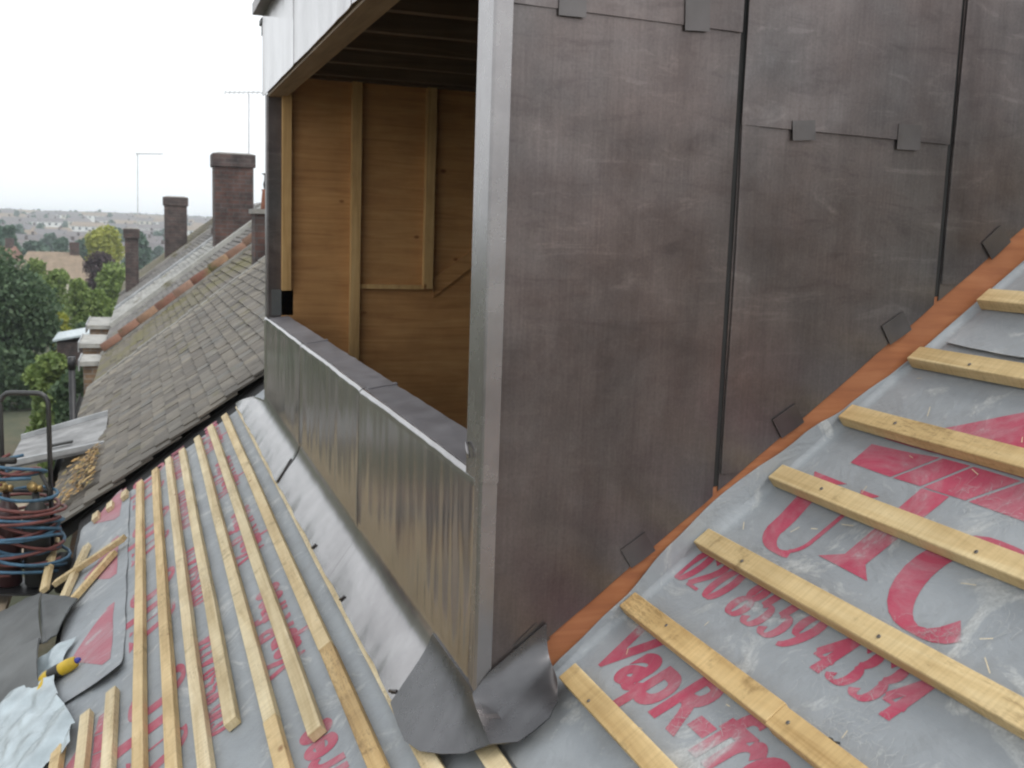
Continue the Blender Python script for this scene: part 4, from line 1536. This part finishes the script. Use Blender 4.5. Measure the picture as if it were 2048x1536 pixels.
# ================================================================== TREES, HOUSES AND HILL BEYOND
def crown_mesh(name, lobes, count, leaf, mat, seed):
    rg = np.random.default_rng(seed)
    wts = np.array([l[3] * l[4] * l[5] for l in lobes]) ** .7
    wts /= wts.sum()
    pick = rg.choice(len(lobes), count, p=wts)
    L = np.array(lobes)[pick]
    d = rg.normal(size=(count, 3)); d /= np.linalg.norm(d, axis=1)[:, None]
    rad = rg.random(count) ** .38
    rad *= 1 + .22 * np.sin(d[:, 0] * 7 + L[:, 0] * 3) * np.sin(d[:, 1] * 6 + L[:, 1]) * np.cos(d[:, 2] * 8)
    P = L[:, :3] + d * rad[:, None] * L[:, 3:6]
    a = rg.normal(size=(count, 3)); a /= np.linalg.norm(a, axis=1)[:, None]
    b = np.cross(a, rg.normal(size=(count, 3))); b /= np.linalg.norm(b, axis=1)[:, None]
    s = leaf * rg.uniform(.6, 1.4, count)[:, None]
    V = np.empty((count * 4, 3))
    V[0::4] = P - a * s; V[1::4] = P - b * s * .7; V[2::4] = P + a * s; V[3::4] = P + b * s * .7
    me = bpy.data.meshes.new(name)
    me.vertices.add(count * 4); me.vertices.foreach_set('co', V.ravel())
    me.loops.add(count * 4); me.loops.foreach_set('vertex_index', np.arange(count * 4))
    me.polygons.add(count); me.polygons.foreach_set('loop_start', np.arange(0, count * 4, 4))
    me.update(); me.validate()
    me.materials.append(M[mat])
    return me


def tree(name, label, loc, lobes, count, leaf, mat, seed, trunk_h, trunk_r, cat='tree', group=None):
    t = thing(name, label, cat, loc, group)
    link('crown', crown_mesh('crown', lobes, count, leaf, mat, seed), t)
    m = MB()
    rg = random.Random(seed)
    m.tube([(0, 0, -.3), (rg.uniform(-.1, .1), rg.uniform(-.1, .1), trunk_h * .5), (rg.uniform(-.2, .2), rg.uniform(-.2, .2), trunk_h)], trunk_r, 8, True, [trunk_r * 1.3, trunk_r, trunk_r * .6])
    for lb in lobes[:5]:
        m.tube([(0, 0, trunk_h * .55), (lb[0] * .5, lb[1] * .5, trunk_h * .6 + (lb[2] - trunk_h * .6) * .5), (lb[0] * .9, lb[1] * .9, lb[2])], trunk_r * .4, 5, True, [trunk_r * .5, trunk_r * .3, trunk_r * .12])
    link('trunk', mesh('trunk', m.v, m.f, M['bark'], True), t)
    return t


def lobes_of(seed, n, w, h, z0):
    rg = random.Random(seed)
    out = []
    for i in range(n):
        a = rg.uniform(0, 6.28); k = i / max(1, n - 1)
        z = z0 + (h - z0) * (.12 + .76 * k)
        rr = w * (.55 * math.sin(math.pi * (.18 + .72 * k)))
        s = w * rg.uniform(.28, .46)
        out.append((math.cos(a) * rr * .75, math.sin(a) * rr * .75, z, s, s, s * rg.uniform(.7, 1.0)))
    out.append((0, 0, (z0 + h) / 2, w * .5, w * .5, (h - z0) * .45))
    return out


def gz(x, y): return Vector((x, y, ground_z(x, y)))


tree('dark_tree', 'big dark green tree filling the left edge below the skyline', gz(-40.5, -5.4), lobes_of(1, 18, 2.75, 5.35, .3), 30000, .085, 'leaf_dark', 1, 3.2, .16)
tree('dark_tree', 'tall dark green tree behind the big one at the left edge', gz(-46, -7.0), lobes_of(21, 14, 2.2, 5.0, .8), 12000, .10, 'leaf_mid', 21, 3.0, .16)
tree('lime_tree', 'bright yellow-green round tree beside the slim chimney', gz(-115, -4.2), lobes_of(2, 16, 3.0, 5.9, 1.6), 9000, .16, 'leaf_lime', 2, 4, .2)
tree('purple_tree', 'dark purple-leaved tree under the yellow-green one', gz(-78.5, -3.0), lobes_of(3, 12, 2.3, 4.45, .6), 8000, .12, 'leaf_purple', 3, 3, .14)
for i, (x, y, w, h, mt, lab) in enumerate([
    (-52, -3.3, 1.15, 4.3, 'leaf_mid', 'mid green bush below the purple tree'),
    (-49, -2.3, 1.25, 4.0, 'leaf_mid', 'mid green bush nearest the roofs'),
    (-56, -4.6, 1.2, 4.5, 'leaf_mid', 'mid green bush in front of the brown roofed house'),
    (-42, -2.75, .85, 3.1, 'leaf_dark', 'low dark bush above the white lean-to'),
    (-44, -3.7, .7, 3.3, 'leaf_lime', 'narrow yellow-green bush beside the big dark tree'),
    (-26.5, -2.75, .9, 3.75, 'leaf_mid', 'small green bush at the foot of the lean-to'),
    (-25, -2.15, .8, 3.55, 'leaf_dark', 'small dark bush close under the lean-to wall'),
    (-60, -2.2, 1.5, 4.6, 'leaf_mid', 'broad green bush touching the purple tree'),
    (-64, -6.4, 1.4, 4.7, 'leaf_mid', 'green bush left of the brown roofed house'),
    (-70, -1.2, 1.6, 4.2, 'leaf_mid', 'green bush glimpsed past the slim chimney')]):
    tree('garden_bush', lab, gz(x, y), lobes_of(40 + i, 10, w, h, .3), 7000, .09, mt, 40 + i, h * .5, .06, 'bush', 'garden bushes')


def house_box(name, label, loc, w, dp, eav, rid, wallm, roofm, rz=0.0, group=None, hip=.0, windows=True):
    t = thing(name, label, 'house', loc, group)
    t.rotation_euler.z = rz
    m = MB().box((-dp / 2, -w / 2, -2), (dp / 2, w / 2, eav))
    link('wall', mesh('wall', m.v, m.f, M[wallm]), t)
    e = .25
    hx = hip * w / 2
    v = [(-dp / 2 - e, -w / 2 - e, eav + .01), (dp / 2 + e, -w / 2 - e, eav + .01), (dp / 2 + e, w / 2 + e, eav + .01), (-dp / 2 - e, w / 2 + e, eav + .01), (0, -w / 2 - e + hx, rid), (0, w / 2 + e - hx, rid)]
    link('roof', mesh('roof', v, [(3, 2, 1, 0), (0, 1, 4), (1, 2, 5, 4), (2, 3, 5), (3, 0, 4, 5)], M[roofm]), t)
    if windows:
        k = max(2, int(w / 2.6))
        for i in range(k):
            y = -w / 2 + w * (i + .5) / k
            m = MB().box((dp / 2 + .005, y - .5, eav - 1.6), (dp / 2 + .05, y + .5, eav - .4))
            link('window', mesh('window', m.v, m.f, M['glass_dark']), t)
    m = MB().box((-.35, w * .2, eav), (.35, w * .2 + .7, rid + .8))
    link('chimney', mesh('chimney', m.v, m.f, M['brick']), t)
    return t


house_box('detached_house', 'house with brown hipped roof among the bushes', gz(-92, -7.3), 6.3, 6, 2.1, 4.3, 'cream', 'brown_roof', R(6), None, .5)
house_box('detached_house', 'house with orange tiled roof peeping over the big dark tree', gz(-118, -14.2), 3.4, 6, 2.4, 4.1, 'render_w', 'orange_roof', R(-8), None, .2)

# copies: shared meshes, one object per house and per tree
def copy_tree_obj(src, loc, rz, sx=1.0, sz=1.0, label=None):
    r = src.copy(); COL.objects.link(r)
    r.location = loc; r.rotation_euler.z = rz; r.scale = (sx, sx, sz)
    if label: r['label'] = label
    for ch in src.children:
        c_ = ch.copy(); COL.objects.link(c_); c_.parent = r
    return r


rg = random.Random(12)
protos = [house_box('far_house', 'tiny pale house among the rows on the far hillside', gz(-330 - 40 * k, -8 + 12 * k), 9 + 3 * k, 7, 4.9, 6.9, wm, rm, 0, 'houses on the far hillside', .15)
          for k, (wm, rm) in enumerate((('render_w', 'far_roof'), ('cream', 'far_roof'), ('white_paint', 'brown_roof'), ('white_paint', 'far_roof')))]
for d_ in (290, 340, 400, 455, 520, 590, 660, 740, 820, 890):
    y = -d_ * .135
    while y < d_ * .10:
        x = -d_ - rg.uniform(-16, 16)
        if rg.random() < .80:
            copy_tree_obj(rg.choice(protos), gz(x, y), R(rg.uniform(-25, 25)))
        y += rg.uniform(8, 14)
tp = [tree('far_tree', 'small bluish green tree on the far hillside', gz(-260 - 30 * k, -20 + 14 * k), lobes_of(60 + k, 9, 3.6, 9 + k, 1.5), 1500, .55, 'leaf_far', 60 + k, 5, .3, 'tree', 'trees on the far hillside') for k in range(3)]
for d_ in (150, 190, 230, 270, 315, 370, 430, 490, 560, 630, 700, 780, 860, 930):
    y = -d_ * .14
    while y < d_ * .10:
        x = -d_ - rg.uniform(-18, 18)
        if rg.random() < (.9 if d_ > 850 or d_ < 300 else .62):
            k = rg.uniform(.55, 1.1) * (.75 if d_ > 500 else .85)
            copy_tree_obj(rg.choice(tp), gz(x, y), rg.uniform(0, 6.28), k * rg.uniform(.9, 1.2), k * rg.uniform(.8, 1.1))
        y += rg.uniform(5, 13) * (1 if d_ > 300 else .8)

# ================================================================== HAZE
hz = MB().box((-2120, -1020, -40), (320, 1020, 12.0)).build('haze', None)
hm = bpy.data.materials.new('haze'); hm.use_nodes = True
hn, hl = hm.node_tree.nodes, hm.node_tree.links
hn.clear()
ho = hn.new('ShaderNodeOutputMaterial'); pv = hn.new('ShaderNodeVolumePrincipled')
pv.inputs['Color'].default_value = (0.86, 0.93, 1.0, 1)
pv.inputs['Density'].default_value = 0.00065
pv.inputs['Density Attribute'].default_value = ''
pv.inputs['Anisotropy'].default_value = 0.0
hl.new(pv.outputs[0], ho.inputs['Volume'])
hz.data.materials.append(hm)
tag(hz, 'thin pale haze over the far hillside', 'haze', kind='stuff')
scene.cycles.volume_bounces = 1
